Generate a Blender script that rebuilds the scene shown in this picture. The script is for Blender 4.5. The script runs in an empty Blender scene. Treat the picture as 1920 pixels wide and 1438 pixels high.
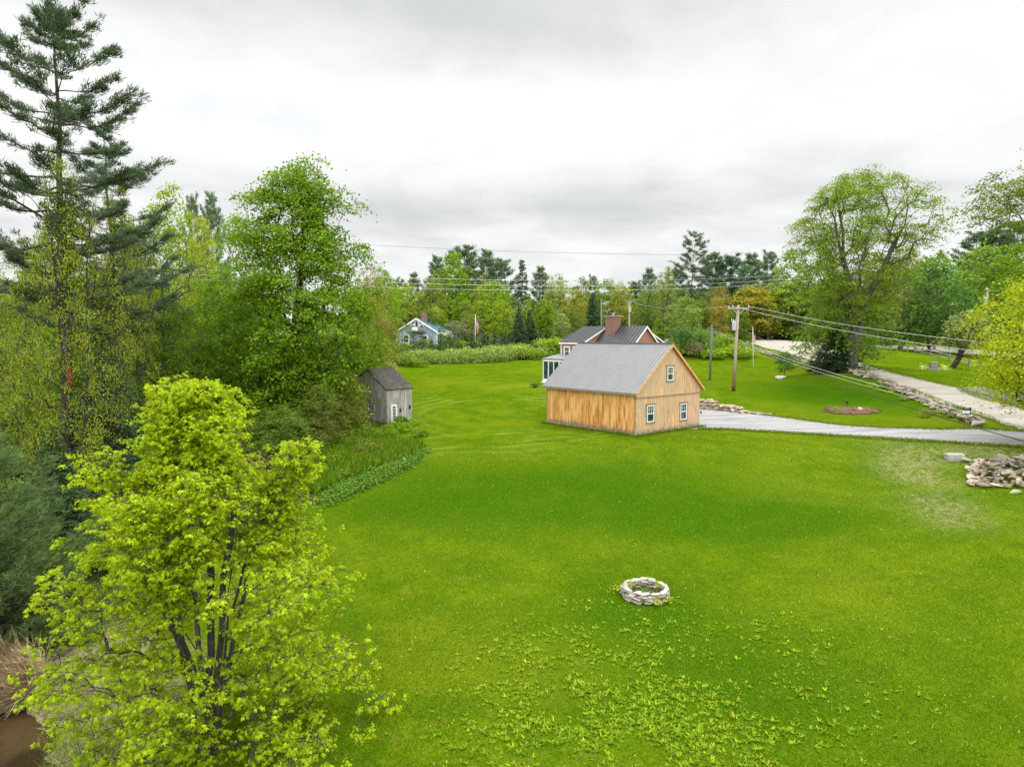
import bpy, bmesh, math, random
import numpy as np
from mathutils import Vector, Matrix
from mathutils.bvhtree import BVHTree

R = math.radians
SC = bpy.context.scene
COL = SC.collection

# ------------------------------------------------------------------ camera
F, CU, CV, HC = 1230.0, 960.0, 719.0, 6.9      # focal length in photo pixels, centre, height above the barn's ground
PITCH = math.atan(87.0 / F)
cd = bpy.data.cameras.new('camera')
cam = bpy.data.objects.new('camera', cd); COL.objects.link(cam)
cam.location = (0, 0, HC); cam.rotation_euler = (R(90) - PITCH, 0, 0)
cd.sensor_width = 36; cd.lens = 36 * F / 1920; cd.clip_end = 6000; cd.clip_start = 0.1
SC.camera = cam
# ------------------------------------------------------------------ light and exposure
SUN_EL, SUN_AZ, SUN_STR, SUN_ANGLE = R(58), R(32), 1.0, R(18)
CLOUD = 1.02
SC.view_settings.view_transform = 'Standard'; SC.view_settings.look = 'None'
SC.view_settings.gamma = 1; SC.view_settings.exposure = 0.75
SC.cycles.max_bounces = 6; SC.cycles.diffuse_bounces = 3; SC.cycles.glossy_bounces = 2
SC.cycles.transmission_bounces = 4; SC.cycles.transparent_max_bounces = 4
sd = bpy.data.lights.new('sun', 'SUN'); sd.energy = SUN_STR; sd.angle = SUN_ANGLE; sd.color = (1, .965, .91)
sun = bpy.data.objects.new('sun', sd); COL.objects.link(sun)
sdir = Vector((math.cos(SUN_EL) * math.sin(SUN_AZ), math.cos(SUN_EL) * math.cos(SUN_AZ), math.sin(SUN_EL)))
sun.rotation_euler = sdir.to_track_quat('Z', 'Y').to_euler(); sun.location = (0, 0, 60)


class NT:
    """terse node building"""
    def __init__(s, tree): s.t = tree; s.n = tree.nodes; s.l = tree.links
    def add(s, typ, ins=None, **kw):
        nd = s.n.new(typ)
        for k, v in kw.items(): setattr(nd, k, v)
        for k, v in (ins or {}).items(): s.set(nd.inputs[k], v)
        return nd
    def set(s, sock, v):
        if hasattr(v, 'is_output'): s.l.new(v, sock)
        elif isinstance(v, (tuple, list)) and len(v) == 3 and sock.type == 'RGBA': sock.default_value = (*v, 1)
        else: sock.default_value = v
    def m(s, op, a, b=0.0, c=0.0, clamp=False):
        nd = s.add('ShaderNodeMath', {0: a, 1: b, 2: c}, operation=op); nd.use_clamp = clamp
        return nd.outputs[0]
    def mix(s, f, a, b, mode='MIX'):
        nd = s.add('ShaderNodeMix', data_type='RGBA', blend_type=mode)
        s.set(nd.inputs[0], f); s.set(nd.inputs[6], a); s.set(nd.inputs[7], b)
        return nd.outputs[2]
    def rng(s, v, a, b, c=0.0, d=1.0, smooth=True):
        nd = s.add('ShaderNodeMapRange', {0: v, 1: a, 2: b, 3: c, 4: d})
        nd.interpolation_type = 'SMOOTHSTEP' if smooth else 'LINEAR'
        return nd.outputs[0]
    def noise(s, vec, scale, detail=3.0, rough=0.55, dist=0.0):
        return s.add('ShaderNodeTexNoise', {'Vector': vec, 'Scale': scale, 'Detail': detail, 'Roughness': rough, 'Distortion': dist}).outputs[0]
    def mapv(s, vec, scale=(1, 1, 1), loc=(0, 0, 0), rot=(0, 0, 0)):
        return s.add('ShaderNodeMapping', {'Vector': vec, 'Location': loc, 'Rotation': rot, 'Scale': scale}).outputs[0]
    def obj(s): return s.add('ShaderNodeTexCoord').outputs['Object']
    def sep(s, v): return s.add('ShaderNodeSeparateXYZ', {0: v}).outputs


world = bpy.data.worlds.new('World'); SC.world = world; world.use_nodes = True
w = NT(world.node_tree); w.n.clear()
sky = w.add('ShaderNodeTexSky', sky_type='NISHITA', sun_disc=False); sky.sun_elevation = SUN_EL; sky.sun_rotation = SUN_AZ
bg1 = w.add('ShaderNodeBackground', {0: sky.outputs[0], 1: 0.10})
gdir = w.add('ShaderNodeTexCoord').outputs['Generated']
sx, sy, sz = w.sep(gdir)
zc = w.m('MAXIMUM', sz, 0.0)
den = w.m('ADD', zc, 0.13)
pv = w.add('ShaderNodeCombineXYZ', {0: w.m('DIVIDE', sx, den), 1: w.m('DIVIDE', sy, den), 2: 0.0}).outputs[0]
n1 = w.noise(w.mapv(pv, (0.55, 0.95, 1), (5.1, 2.6, 0.0)), 1.0, 6, 0.52, 0.35)
n2 = w.noise(w.mapv(pv, (0.6, 0.8, 1), (8.3, 1.1, 4.0)), 2.2, 5, 0.55, 0.2)
def bump(c, wd): return w.m('SUBTRACT', 1.0, w.m('ABSOLUTE', w.m('DIVIDE', w.m('SUBTRACT', zc, c), wd)), clamp=True)
band_low = w.m('MULTIPLY', bump(0.185, 0.10), 0.13)
band_top = w.m('MULTIPLY', bump(0.50, 0.17), 0.36)
clear = w.m('MULTIPLY', bump(0.29, 0.10), -0.22)
gsum = w.m('ADD', w.m('ADD', w.m('MULTIPLY', n1, 0.75), w.m('MULTIPLY', n2, 0.35)), w.m('ADD', clear, w.m('ADD', band_low, band_top)))
n4 = w.noise(w.mapv(pv, (1.0, 0.8, 1), (3.3, 7.1, 2.0)), 2.2, 7, 0.58, 0.4)
gsum = w.m('ADD', gsum, w.m('MULTIPLY', w.m('SUBTRACT', n4, 0.5), 0.6))
grey = w.rng(gsum, 0.38, 0.98)
ccol = w.mix(grey, (0.98, 0.983, 0.985), (0.655, 0.675, 0.685))
# sky brightness added overhead and behind the camera to light lawn and walls
over = w.rng(zc, 0.42, 0.85); behind = w.rng(sy, 0.25, -0.55)
cstr = w.m('MULTIPLY', w.m('ADD', w.m('MULTIPLY', w.m('MAXIMUM', over, w.m('MULTIPLY', behind, 0.95)), 1.32), 0.60), CLOUD)
bg2 = w.add('ShaderNodeBackground', {0: ccol, 1: cstr})
cover = w.rng(gsum, 0.2, 0.3, 0.9, 1.0)
mixs = w.add('ShaderNodeMixShader', {0: cover, 1: bg1.outputs[0], 2: bg2.outputs[0]})
w.add('ShaderNodeOutputWorld', {0: mixs.outputs[0]})

# ------------------------------------------------------------------ picking points and the lie of the land
cp, sp = math.cos(PITCH), math.sin(PITCH)

def ray(u, v):
    a, b = (u - CU) / F, -(v - CV) / F
    return np.array([a, cp + b * sp, -sp + b * cp])

def at_depth(u, v, Y):
    d = ray(u, v); return d * (Y / d[1]) + np.array([0, 0, HC])

def proj(p):
    x, y, z = p[0], p[1], p[2] - HC
    dep = y * cp - z * sp; up = y * sp + z * cp
    return CU + F * x / dep, CV - F * up / dep

# (u, v, z): a spot seen in the photo and its height
_uvz = [(960, 1438, -3.3), (400, 1438, -3.5), (1500, 1438, -3.2), (1900, 1438, -3.0), (0, 1430, -4.0), (1210, 1115, -2.8), (700, 1120, -3.0), (1700, 1120, -2.5),
        (1900, 1100, -2.2), (0, 1250, -3.6), (150, 1150, -3.2), (1250, 1000, -2.55), (1400, 985, -2.4), (1100, 985, -2.5), (900, 980, -2.5), (640, 930, -2.0), (1550, 1000, -2.2), (1850, 960, -1.5),
        (1850, 905, -1.1), (1800, 855, -0.4), (1190, 838, -0.2), (1190, 817, 0), (1060, 815, -.1), (1023, 790, 0), (1311, 800, 0), (1320, 815, -.05), (900, 840, -.5), (800, 830, -.6), (760, 800, -.15),
        (700, 800, -.15), (1500, 820, -.1), (1700, 828, -.1), (1900, 835, 0), (1500, 795, 0), (1900, 815, .05), (1420, 778, .05), (1320, 768, .05), (1350, 748, .85), (1420, 757, .6), (1375, 733, 1.2),
        (1333, 712, 1.7), (1412, 690, 2.2), (1602, 702, 2.5), (1560, 777, .4), (1460, 705, 1.7), (1830, 796, .35), (850, 720, 1.6), (960, 680, 3.0), (760, 685, 2.9), (1020, 722, 1.75),
        (1000, 760, .6), (1500, 750, .75), (1650, 760, .7), (1700, 720, 1.7)]
# (u, v, depth)
_uvd = [(785, 648, 125), (1450, 642, 130), (1390, 655, 123), (1540, 662, 104), (1610, 691, 85), (1750, 705, 75), (1920, 772, 53), (1700, 660, 119), (1762, 673, 106), (1838, 693, 92),
        (1740, 652, 132), (1620, 648, 136), (1860, 660, 125), (1300, 660, 108), (1900, 720, 72), (1650, 677, 96)]
# (x, y, z)
_xyz = [(-300, 200, 7), (-100, 200, 6), (0, 200, 5.5), (60, 190, 8.5), (100, 180, 12), (200, 180, 18), (110, 140, 9.5), (-60, 100, 3), (-60, 60, .6), (-40, 40, -1.2), (-30, 20, -3.4), (-80, 30, -2),
        (-100, 0, -4), (0, 0, -3.7), (30, 0, -3.3), (60, 20, -2), (60, 40, -.4), (85, 60, 1), (100, -30, -3), (-100, -60, -4), (-10, -20, -3.8), (0, 300, 7), (300, 300, 20), (-300, 300, 8),
        (120, 95, 4), (0, -80, -4), (-24, 38, -1.5), (-30, 52, -.3), (200, 50, 2), (-200, 60, 2)]
_pts = []
for u, v, z in _uvz:
    d = ray(u, v); t = (z - HC) / d[2]; _pts.append((d[0] * t, d[1] * t, z))
for u, v, Y in _uvd: _pts.append(tuple(at_depth(u, v, Y)))
_pts += _xyz
_P = np.array(_pts); _S = 50.0

def _tps(r2): return np.where(r2 > 1e-12, 0.5 * r2 * np.log(np.maximum(r2, 1e-12)), 0.0)
_n = len(_P); _q = _P[:, :2] / _S
_K = _tps(((_q[:, None] - _q[None]) ** 2).sum(-1)) + np.eye(_n) * 0.0008
_A = np.zeros((_n + 3, _n + 3)); _A[:_n, :_n] = _K; _A[:_n, _n] = 1; _A[:_n, _n + 1:] = _q; _A[_n, :_n] = 1; _A[_n + 1:, :_n] = _q.T
_W = np.linalg.solve(_A, np.concatenate([_P[:, 2], np.zeros(3)]))

POND = (-15.2, 15.2)
def gz(x, y):
    x = np.asarray(x, float); y = np.asarray(y, float); sh = np.broadcast(x, y).shape
    q = np.stack([np.broadcast_to(x, sh).ravel(), np.broadcast_to(y, sh).ravel()], -1) / _S
    out = np.empty(len(q))
    for i in range(0, len(q), 20000):
        qq = q[i:i + 20000]
        out[i:i + 20000] = _tps(((qq[:, None] - _q[None]) ** 2).sum(-1)) @ _W[:_n] + _W[_n] + qq @ _W[_n + 1:]
    xx, yy = q[:, 0] * _S, q[:, 1] * _S
    rr = np.hypot(xx, yy - 60); k = np.clip((rr - 260) / 200, 0, 1); k = k * k * (3 - 2 * k)
    out = out * (1 - k) + 8.0 * k
    pd = (((xx - POND[0]) / 3.6) ** 2 + ((yy - POND[1]) / 4.2) ** 2) * (1 + .4 * np.sin(1.9 * xx + .9) * np.sin(2.1 * yy + .4) + .2 * np.sin(4.3 * xx + 2 * yy))
    out = out - 0.75 * np.exp(-pd ** 2)
    return out.reshape(sh)
def g(x, y): return float(gz(x, y))

def at(u, v):
    """the point of the ground seen at a photo pixel"""
    d = ray(u, v); Y = np.arange(9, 300, 0.5); t = Y / d[1]
    z = HC + d[2] * t; gr = gz(d[0] * t, Y); below = np.nonzero(z < gr)[0]
    if len(below) == 0: i = len(Y) - 1; return np.array([d[0] * t[i], Y[i], gr[i]])
    i = max(1, below[0]); a, b = t[i - 1], t[i]
    for _ in range(24):
        c = (a + b) / 2
        if HC + d[2] * c < g(d[0] * c, d[1] * c): b = c
        else: a = c
    return np.array([d[0] * b, d[1] * b, g(d[0] * b, d[1] * b)])
def at_many(pts): return np.array([at(*p) for p in pts])

# ------------------------------------------------------------------ object helpers
def tag(o, label=None, cat=None, group=None, kind=None):
    if label: o['label'] = label
    if cat: o['category'] = cat
    if group: o['group'] = group
    if kind: o['kind'] = kind
    return o
def empty(name, loc, label, cat, group=None, rz=0.0):
    o = bpy.data.objects.new(name, None); COL.objects.link(o); o.location = [float(c) for c in loc]; o.rotation_euler = (0, 0, rz)
    o.empty_display_size = .3
    return tag(o, label, cat, group)
def link(name, me, parent=None, color=None):
    o = bpy.data.objects.new(name, me); COL.objects.link(o)
    if parent: o.parent = parent
    if color: o.color = (*color, 1)
    return o
def np_mesh(name, V, Q, mats=(), smooth=False):
    """mesh from numpy quads"""
    V = np.ascontiguousarray(V, np.float32); Q = np.ascontiguousarray(Q, np.int32); k = Q.shape[1]
    me = bpy.data.meshes.new(name)
    me.vertices.add(len(V)); me.vertices.foreach_set('co', V.ravel())
    me.loops.add(Q.size); me.loops.foreach_set('vertex_index', Q.ravel())
    me.polygons.add(len(Q)); me.polygons.foreach_set('loop_start', np.arange(0, Q.size, k, dtype=np.int32))
    if smooth: me.polygons.foreach_set('use_smooth', np.ones(len(Q), bool))
    for m_ in mats: me.materials.append(m_)
    me.update(calc_edges=True)
    return me

class MB:
    """collects simple solids into ONE mesh"""
    def __init__(s): s.V = []; s.F = []
    def hexa(s, p):
        """8 points: bottom ring 0-3, top ring 4-7"""
        b = len(s.V); s.V += [tuple(float(c) for c in q) for q in p]
        s.F += [tuple(b + i for i in f) for f in ((3, 2, 1, 0), (4, 5, 6, 7), (0, 1, 5, 4), (1, 2, 6, 5), (2, 3, 7, 6), (3, 0, 4, 7))]
        return s
    def box(s, a, c):
        (x0, y0, z0), (x1, y1, z1) = a, c
        return s.hexa([(x0, y0, z0), (x1, y0, z0), (x1, y1, z0), (x0, y1, z0), (x0, y0, z1), (x1, y0, z1), (x1, y1, z1), (x0, y1, z1)])
    def prism(s, poly, off):
        """a flat polygon pushed along a vector"""
        b = len(s.V); n = len(poly); o = np.array(off, float)
        s.V += [tuple(np.array(p, float)) for p in poly] + [tuple(np.array(p, float) + o) for p in poly]
        s.F += [tuple(b + i for i in range(n))[::-1], tuple(b + n + i for i in range(n))]
        s.F += [(b + i, b + (i + 1) % n, b + n + (i + 1) % n, b + n + i) for i in range(n)]
        return s
    def slab(s, p, th):
        """4 corners of a top face, thickened downwards along its normal"""
        p = [np.array(q, float) for q in p]; nn = np.cross(p[1] - p[0], p[3] - p[0]); nn /= np.linalg.norm(nn)
        if nn[2] < 0: nn = -nn
        return s.hexa([q - nn * th for q in p] + p)
    def ribs(s, p, step, wd, ht, first=0.1):
        """raised seams running p0->p3, spaced along p0->p1"""
        p = [np.array(q, float) for q in p]; e = p[1] - p[0]; L = np.linalg.norm(e); e /= L
        nn = np.cross(p[1] - p[0], p[3] - p[0]); nn /= np.linalg.norm(nn)
        if nn[2] < 0: nn = -nn
        e2 = p[2] - p[3]; L2 = np.linalg.norm(e2); e2 = e2 / max(L2, 1e-6); t = first
        while t < L - wd:
            a = p[0] + e * t; b = p[3] + e2 * t * L2 / L; w_ = e * wd
            lo = -nn * .01; hi = nn * ht
            s.hexa([a + lo, a + w_ + lo, b + w_ + lo, b + lo, a + hi, a + w_ + hi, b + w_ + hi, b + hi]); t += step
        return s
    def tube(s, path, rad, n=8, cap=True):
        path = [Vector([float(c) for c in p]) for p in path]; rad = rad if hasattr(rad, '__len__') else [rad] * len(path)
        b = len(s.V); prev = None
        for i, p in enumerate(path):
            d = (path[min(i + 1, len(path) - 1)] - path[max(i - 1, 0)]).normalized()
            if prev is None: x = d.orthogonal().normalized()
            else: x = (prev - d * prev.dot(d)).normalized()
            prev = x; y = d.cross(x)
            for k in range(n):
                a = 2 * math.pi * k / n; s.V.append(tuple(p + (x * math.cos(a) + y * math.sin(a)) * rad[i]))
        for i in range(len(path) - 1):
            for k in range(n):
                s.F.append((b + i * n + k, b + i * n + (k + 1) % n, b + (i + 1) * n + (k + 1) % n, b + (i + 1) * n + k))
        if cap:
            s.F.append(tuple(b + k for k in range(n))[::-1]); m_ = b + (len(path) - 1) * n; s.F.append(tuple(m_ + k for k in range(n)))
        return s
    def build(s, name, mat, parent=None, smooth=False, bevel=0):
        me = bpy.data.meshes.new(name); me.from_pydata(s.V, [], s.F); me.materials.append(mat)
        bm = bmesh.new(); bm.from_mesh(me); bmesh.ops.recalc_face_normals(bm, faces=bm.faces)
        if bevel: bmesh.ops.bevel(bm, geom=list(bm.edges), offset=bevel, segments=1, affect='EDGES')
        bm.to_mesh(me); bm.free()
        if smooth:
            for f in me.polygons: f.use_smooth = True
        return link(name, me, parent)

# ------------------------------------------------------------------ materials
def new_mat(name):
    m = bpy.data.materials.new(name); m.use_nodes = True; k = NT(m.node_tree); k.n.clear()
    return m, k
def finish(k, col, rough=.7, spec=.3, bumpv=None, bump_d=.02, metal=0.0, bump_s=.6):
    ins = {'Base Color': col, 'Roughness': rough, 'Specular IOR Level': spec, 'Metallic': metal}
    if bumpv is not None: ins['Normal'] = k.add('ShaderNodeBump', {'Height': bumpv, 'Distance': bump_d, 'Strength': bump_s}).outputs[0]
    b = k.add('ShaderNodeBsdfPrincipled', ins); k.add('ShaderNodeOutputMaterial', {0: b.outputs[0]})
def plain(name, c, rough=.6, var=.25, scale=6.0, spec=.3, metal=0.0):
    m, k = new_mat(name); o = k.obj(); n = k.noise(o, scale, 4, .6)
    lo = tuple(x * (1 - var) for x in c); hi = tuple(min(1, x * (1 + var)) for x in c)
    finish(k, k.mix(k.rng(n, .3, .7), lo, hi), rough, spec, n, .004, metal); return m

def planks(name, axis, wd, cols, streak, stain=None, edge=.05, knots=True, rough=.75):
    """vertical boards; axis = local axis across the boards"""
    m, k = new_mat(name); o = k.obj(); X = k.sep(o); c = X[axis]; z = X[2]
    q = k.m('DIVIDE', c, wd); fl = k.m('FLOOR', q); fr = k.m('FRACT', q)
    wn = k.add('ShaderNodeTexWhiteNoise', {'W': fl}, noise_dimensions='1D').outputs
    base = k.mix(k.rng(wn[0], 0, 1, smooth=False), cols[0], cols[1])
    v = k.add('ShaderNodeCombineXYZ', {0: k.m('MULTIPLY', c, 10.0), 1: k.m('MULTIPLY', z, .9), 2: k.m('MULTIPLY', wn[0], 37.0)}).outputs[0]
    gr = k.noise(v, 1.0, 5, .6, .6)
    base = k.mix(k.rng(gr, .42, .64), base, streak)
    g2_ = k.noise(k.add('ShaderNodeCombineXYZ', {0: k.m('MULTIPLY', c, 13.0), 1: k.m('MULTIPLY', z, 1.5), 2: k.m('MULTIPLY', wn[0], 11.0)}).outputs[0], 1.0, 3, .6)
    base = k.mix(k.rng(g2_, .52, .68, 0, .6), base, tuple(min(1, x * 1.25) for x in cols[0]))
    v2 = k.add('ShaderNodeCombineXYZ', {0: k.m('MULTIPLY', c, 1.1), 1: k.m('MULTIPLY', z, .45), 2: fl}).outputs[0]
    big = k.noise(v2, 1.0, 3, .5)
    base = k.mix(k.rng(big, .42, .62, 0, .85), base, cols[2])
    if knots:
        vk = k.add('ShaderNodeCombineXYZ', {0: k.m('MULTIPLY', c, 5.0), 1: k.m('MULTIPLY', z, 2.2), 2: fl}).outputs[0]
        vo = k.add('ShaderNodeTexVoronoi', {'Vector': vk, 'Scale': 1.0}).outputs[0]
        base = k.mix(k.rng(vo, .05, .16, .7, 0), base, tuple(x * .35 for x in cols[0]))
    if stain:
        vs = k.add('ShaderNodeCombineXYZ', {0: k.m('MULTIPLY', c, 6.0), 1: k.m('MULTIPLY', z, 1.0), 2: 0.0}).outputs[0]
        h = k.m('ADD', z, k.m('MULTIPLY', k.m('SUBTRACT', k.noise(vs, 1.0, 5, .75), .5), -1.5))
        base = k.mix(k.rng(h, stain[0] - .05, stain[0] + .30, .85, 0), base, stain[1])
    gap = k.rng(k.m('MINIMUM', fr, k.m('SUBTRACT', 1.0, fr)), 0, edge, 1, 0)
    base = k.mix(k.m('MULTIPLY', gap, .62), base, tuple(x * .25 for x in cols[0]))
    hgt = k.m('ADD', k.m('MULTIPLY', gap, -1.0), k.m('MULTIPLY', gr, .15))
    finish(k, base, rough, .2, hgt, .02); return m

M = {}
M['barn_side'] = planks('barn_side_boards', 1, .23, ((.74, .37, .105), (.52, .225, .05), (.80, .48, .19)), (.36, .15, .04), (.20, (.15, .13, .115)))
M['barn_gable'] = planks('barn_gable_boards', 0, .23, ((.76, .46, .24), (.62, .37, .20), (.52, .39, .27)), (.42, .28, .165), (.12, (.20, .16, .12)))
M['shed_boards'] = planks('shed_boards', 0, .25, ((.40, .385, .36), (.52, .50, .475), (.29, .265, .235)), (.18, .17, .155), (.25, (.10, .085, .07)), .06)
M['shed_boards_y'] = planks('shed_boards_gable', 1, .25, ((.40, .385, .36), (.52, .50, .475), (.29, .265, .235)), (.18, .17, .155), (.25, (.10, .085, .07)), .06)
M['trim_wood'] = plain('trim_wood', (.62, .34, .12), .7, .25, 5)
M['trim_orange'] = plain('trim_orange_wood', (.50, .22, .055), .7, .25, 5)
M['trim_grey'] = plain('trim_weathered_wood', (.24, .19, .14), .75, .25, 9)
M['white'] = plain('white_paint', (.80, .80, .78), .5, .05, 4)
M['glass'] = None
m, k = new_mat('window_glass'); o = k.obj()
finish(k, k.mix(k.rng(k.noise(o, 1.3, 2), .35, .65), (.015, .035, .035), (.06, .12, .11)), .06, .6); M['glass'] = m
m, k = new_mat('dark_glass'); finish(k, (.012, .015, .018), .08, .5); M['glass_dark'] = m
M['roof_grey'] = plain('grey_roof_metal', (.205, .203, .206), .42, .06, 1.2, .5)
M['roof_black'] = plain('charcoal_roof_metal', (.045, .045, .05), .38, .15, 1.0, .5)
M['roof_teal'] = plain('teal_roof_metal', (.018, .105, .15), .45, .15, 1.0, .5)
M['concrete'] = plain('concrete', (.36, .36, .35), .9, .2, 3)
M['steel'] = plain('galvanised_steel', (.42, .44, .46), .4, .12, 5, .5)
M['black'] = plain('black_paint', (.015, .015, .016), .5, .2, 6)
m, k = new_mat('shed_shingles'); o = k.obj()
n = k.noise(o, 9, 5, .7); c = k.mix(k.rng(n, .3, .7), (.035, .032, .03), (.085, .078, .07))
vo = k.noise(o, 14, 2, .5); c = k.mix(k.rng(vo, .62, .70, 0, .8), c, (.33, .32, .27))
c = k.mix(k.rng(k.noise(o, .9, 4), .5, .72, 0, .5), c, (.13, .13, .08)); finish(k, c, .9, .15, n, .03); M['shingle'] = m
def clap(name, c, pitch):
    m, k = new_mat(name); o = k.obj(); z = k.sep(o)[2]
    fr = k.m('FRACT', k.m('DIVIDE', z, pitch)); sh = k.rng(fr, 0, .18, 1, 0)
    n = k.noise(k.mapv(o, (1.5, 1.5, 12)), 2, 4)
    cc = k.mix(k.rng(n, .3, .7), tuple(x * .85 for x in c), tuple(x * 1.12 for x in c))
    finish(k, k.mix(k.m('MULTIPLY', sh, .45), cc, tuple(x * .3 for x in c)), .7, .25, fr, .03); return m
M['clap_red'] = clap('red_clapboards', (.40, .19, .125), .115)
m, k = new_mat('blue_vertical_siding'); o = k.obj(); X = k.sep(o)
fr = k.m('FRACT', k.m('DIVIDE', X[0], .6)); sh = k.rng(k.m('ABSOLUTE', k.m('SUBTRACT', fr, .5)), .43, .5)
n = k.noise(k.mapv(o, (2, 2, .5)), 1.2, 4); cc = k.mix(k.rng(n, .3, .7), (.27, .33, .39), (.36, .42, .47))
finish(k, k.mix(k.m('MULTIPLY', sh, .6), cc, (.10, .12, .14)), .75, .25); M['siding_blue'] = m
m, k = new_mat('chimney_brick'); o = k.obj(); X = k.sep(o)
bt = k.add('ShaderNodeTexBrick', {'Vector': k.add('ShaderNodeCombineXYZ', {0: k.m('ADD', X[0], X[1]), 1: X[2], 2: 0.0}).outputs[0], 'Color1': (.24, .075, .05), 'Color2': (.17, .055, .04), 'Mortar': (.32, .24, .21), 'Scale': 1.0, 'Mortar Size': .012, 'Brick Width': .22, 'Row Height': .075})
finish(k, bt.outputs[0], .85, .2); M['brick'] = m
m, k = new_mat('pole_wood'); o = k.obj(); z = k.sep(o)[2]
n = k.noise(k.mapv(o, (9, 9, .5)), 1.5, 5, .6); c = k.mix(k.rng(n, .3, .7), (.30, .245, .19), (.46, .40, .33))
c = k.mix(k.rng(k.m('ADD', z, k.m('MULTIPLY', n, 1.6)), 1.2, 5.0, .85, 0), c, (.30, .135, .055)); c = k.mix(k.rng(z, .1, .7, .8, 0), c, (.05, .04, .03))
finish(k, c, .85, .2); M['pole'] = m
M['pole_grey'] = plain('grey_pole_wood', (.16, .165, .16), .85, .3, 8)
m, k = new_mat('rock'); o = k.obj(); oi = k.add('ShaderNodeObjectInfo').outputs['Color']
rp = k.add('ShaderNodeNewGeometry').outputs['Random Per Island']
n = k.noise(o, 5, 5, .65); n3 = k.noise(o, 1.7, 3, .5)
c = k.mix(k.rng(n, .3, .72), (.22, .195, .165), (.56, .53, .48)); c = k.mix(k.rng(rp, 0, 1, 0, .75, False), c, k.mix(k.rng(rp, .3, .9), (.42, .33, .25), (.22, .21, .20)))
c = k.mix(k.rng(n3, .58, .75, 0, .5), c, (.30, .31, .16)); c = k.mix(1.0, c, oi, 'MULTIPLY'); finish(k, c, .9, .15, n, .03); M['rock'] = m
m, k = new_mat('bark'); o = k.obj(); oi = k.add('ShaderNodeObjectInfo').outputs['Color']
n = k.noise(k.mapv(o, (7, 7, 1.6)), 2.0, 5, .65); c = k.mix(k.rng(n, .3, .7), (.45, .45, .45), (1.35, 1.35, 1.35))
c = k.mix(1.0, oi, c, 'MULTIPLY'); c = k.mix(k.rng(k.noise(o, 2.2, 3), .58, .68, 0, .5), c, (.22, .22, .19)); finish(k, c, .9, .1, n, .04); M['bark'] = m

def leaf_mat(name, var=.35, trans=.42, attr=False, hue=.03, sat=1.0, gain=2.1):
    m, k = new_mat(name)
    col = k.add('ShaderNodeAttribute', attribute_name='tint').outputs[0] if attr else k.add('ShaderNodeObjectInfo').outputs['Color']
    rp = k.add('ShaderNodeNewGeometry').outputs['Random Per Island']
    r2 = k.m('FRACT', k.m('MULTIPLY', rp, 17.31))
    hs = k.add('ShaderNodeHueSaturation', {'Hue': k.rng(r2, 0, 1, .5 - hue, .5 + hue, False), 'Saturation': sat, 'Value': k.rng(rp, 0, 1, (1 - var) * gain, (1 + var) * gain, False), 'Fac': 1.0, 'Color': col}).outputs[0]
    d = k.add('ShaderNodeBsdfDiffuse', {0: hs}); t = k.add('ShaderNodeBsdfTranslucent', {0: hs}); gl = k.add('ShaderNodeBsdfGlossy', {0: (.9, .95, .85), 1: .5})
    a = k.add('ShaderNodeMixShader', {0: trans, 1: d.outputs[0], 2: t.outputs[0]})
    b = k.add('ShaderNodeMixShader', {0: .010, 1: a.outputs[0], 2: gl.outputs[0]})
    k.add('ShaderNodeOutputMaterial', {0: b.outputs[0]}); return m
M['leaf'] = leaf_mat('leaves'); M['leaf_attr'] = leaf_mat('leaves_mixed_wood', attr=True)
M['needle'] = leaf_mat('needles', .4, .2, hue=.015, gain=2.5)
M['blade'] = leaf_mat('grass_blades', .35, .35, attr=True, hue=.02, gain=1.55)
# ------------------------------------------------------------------ ground
def inside(x, y, poly):
    x = np.asarray(x); y = np.asarray(y); r = np.zeros(np.broadcast(x, y).shape, bool); n = len(poly)
    for i in range(n):
        x0, y0 = poly[i][:2]; x1, y1 = poly[(i + 1) % n][:2]
        if y0 == y1: continue
        r ^= ((y0 > y) != (y1 > y)) & (x < (x1 - x0) * (y - y0) / (y1 - y0) + x0)
    return r

EDGE = at_many([(90, 1435), (200, 1250), (300, 1120), (440, 1010), (560, 955), (640, 932), (700, 900), (762, 868), (800, 842), (770, 822), (700, 820), (650, 800)])
EDGE2 = at_many([(640, 740), (690, 692), (752, 684), (860, 682), (972, 674), (1040, 669)])
FAR = at_many([(1040, 668), (1280, 655), (1380, 634), (1456, 636.5), (1524, 639.5)])
wood_poly = [(-400, 5)] + [tuple(p[:2]) for p in EDGE] + [(-34, 56)] + [(-400, 60)]
wood_poly2 = [(-400, 88)] + [(-34, 82)] + [tuple(p[:2]) for p in EDGE2] + [*[tuple(p[:2]) for p in at_many([(1150, 664), (1262, 672), (1320, 664), (1372, 656)])], (38, 126), (52, 136), (400, 160), (400, 900), (-400, 900)]
WORN = at_many([(1712, 862), (1735, 900), (1765, 945), (1720, 845), (1790, 975), (1845, 846), (1880, 855), (1690, 880)])

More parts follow.
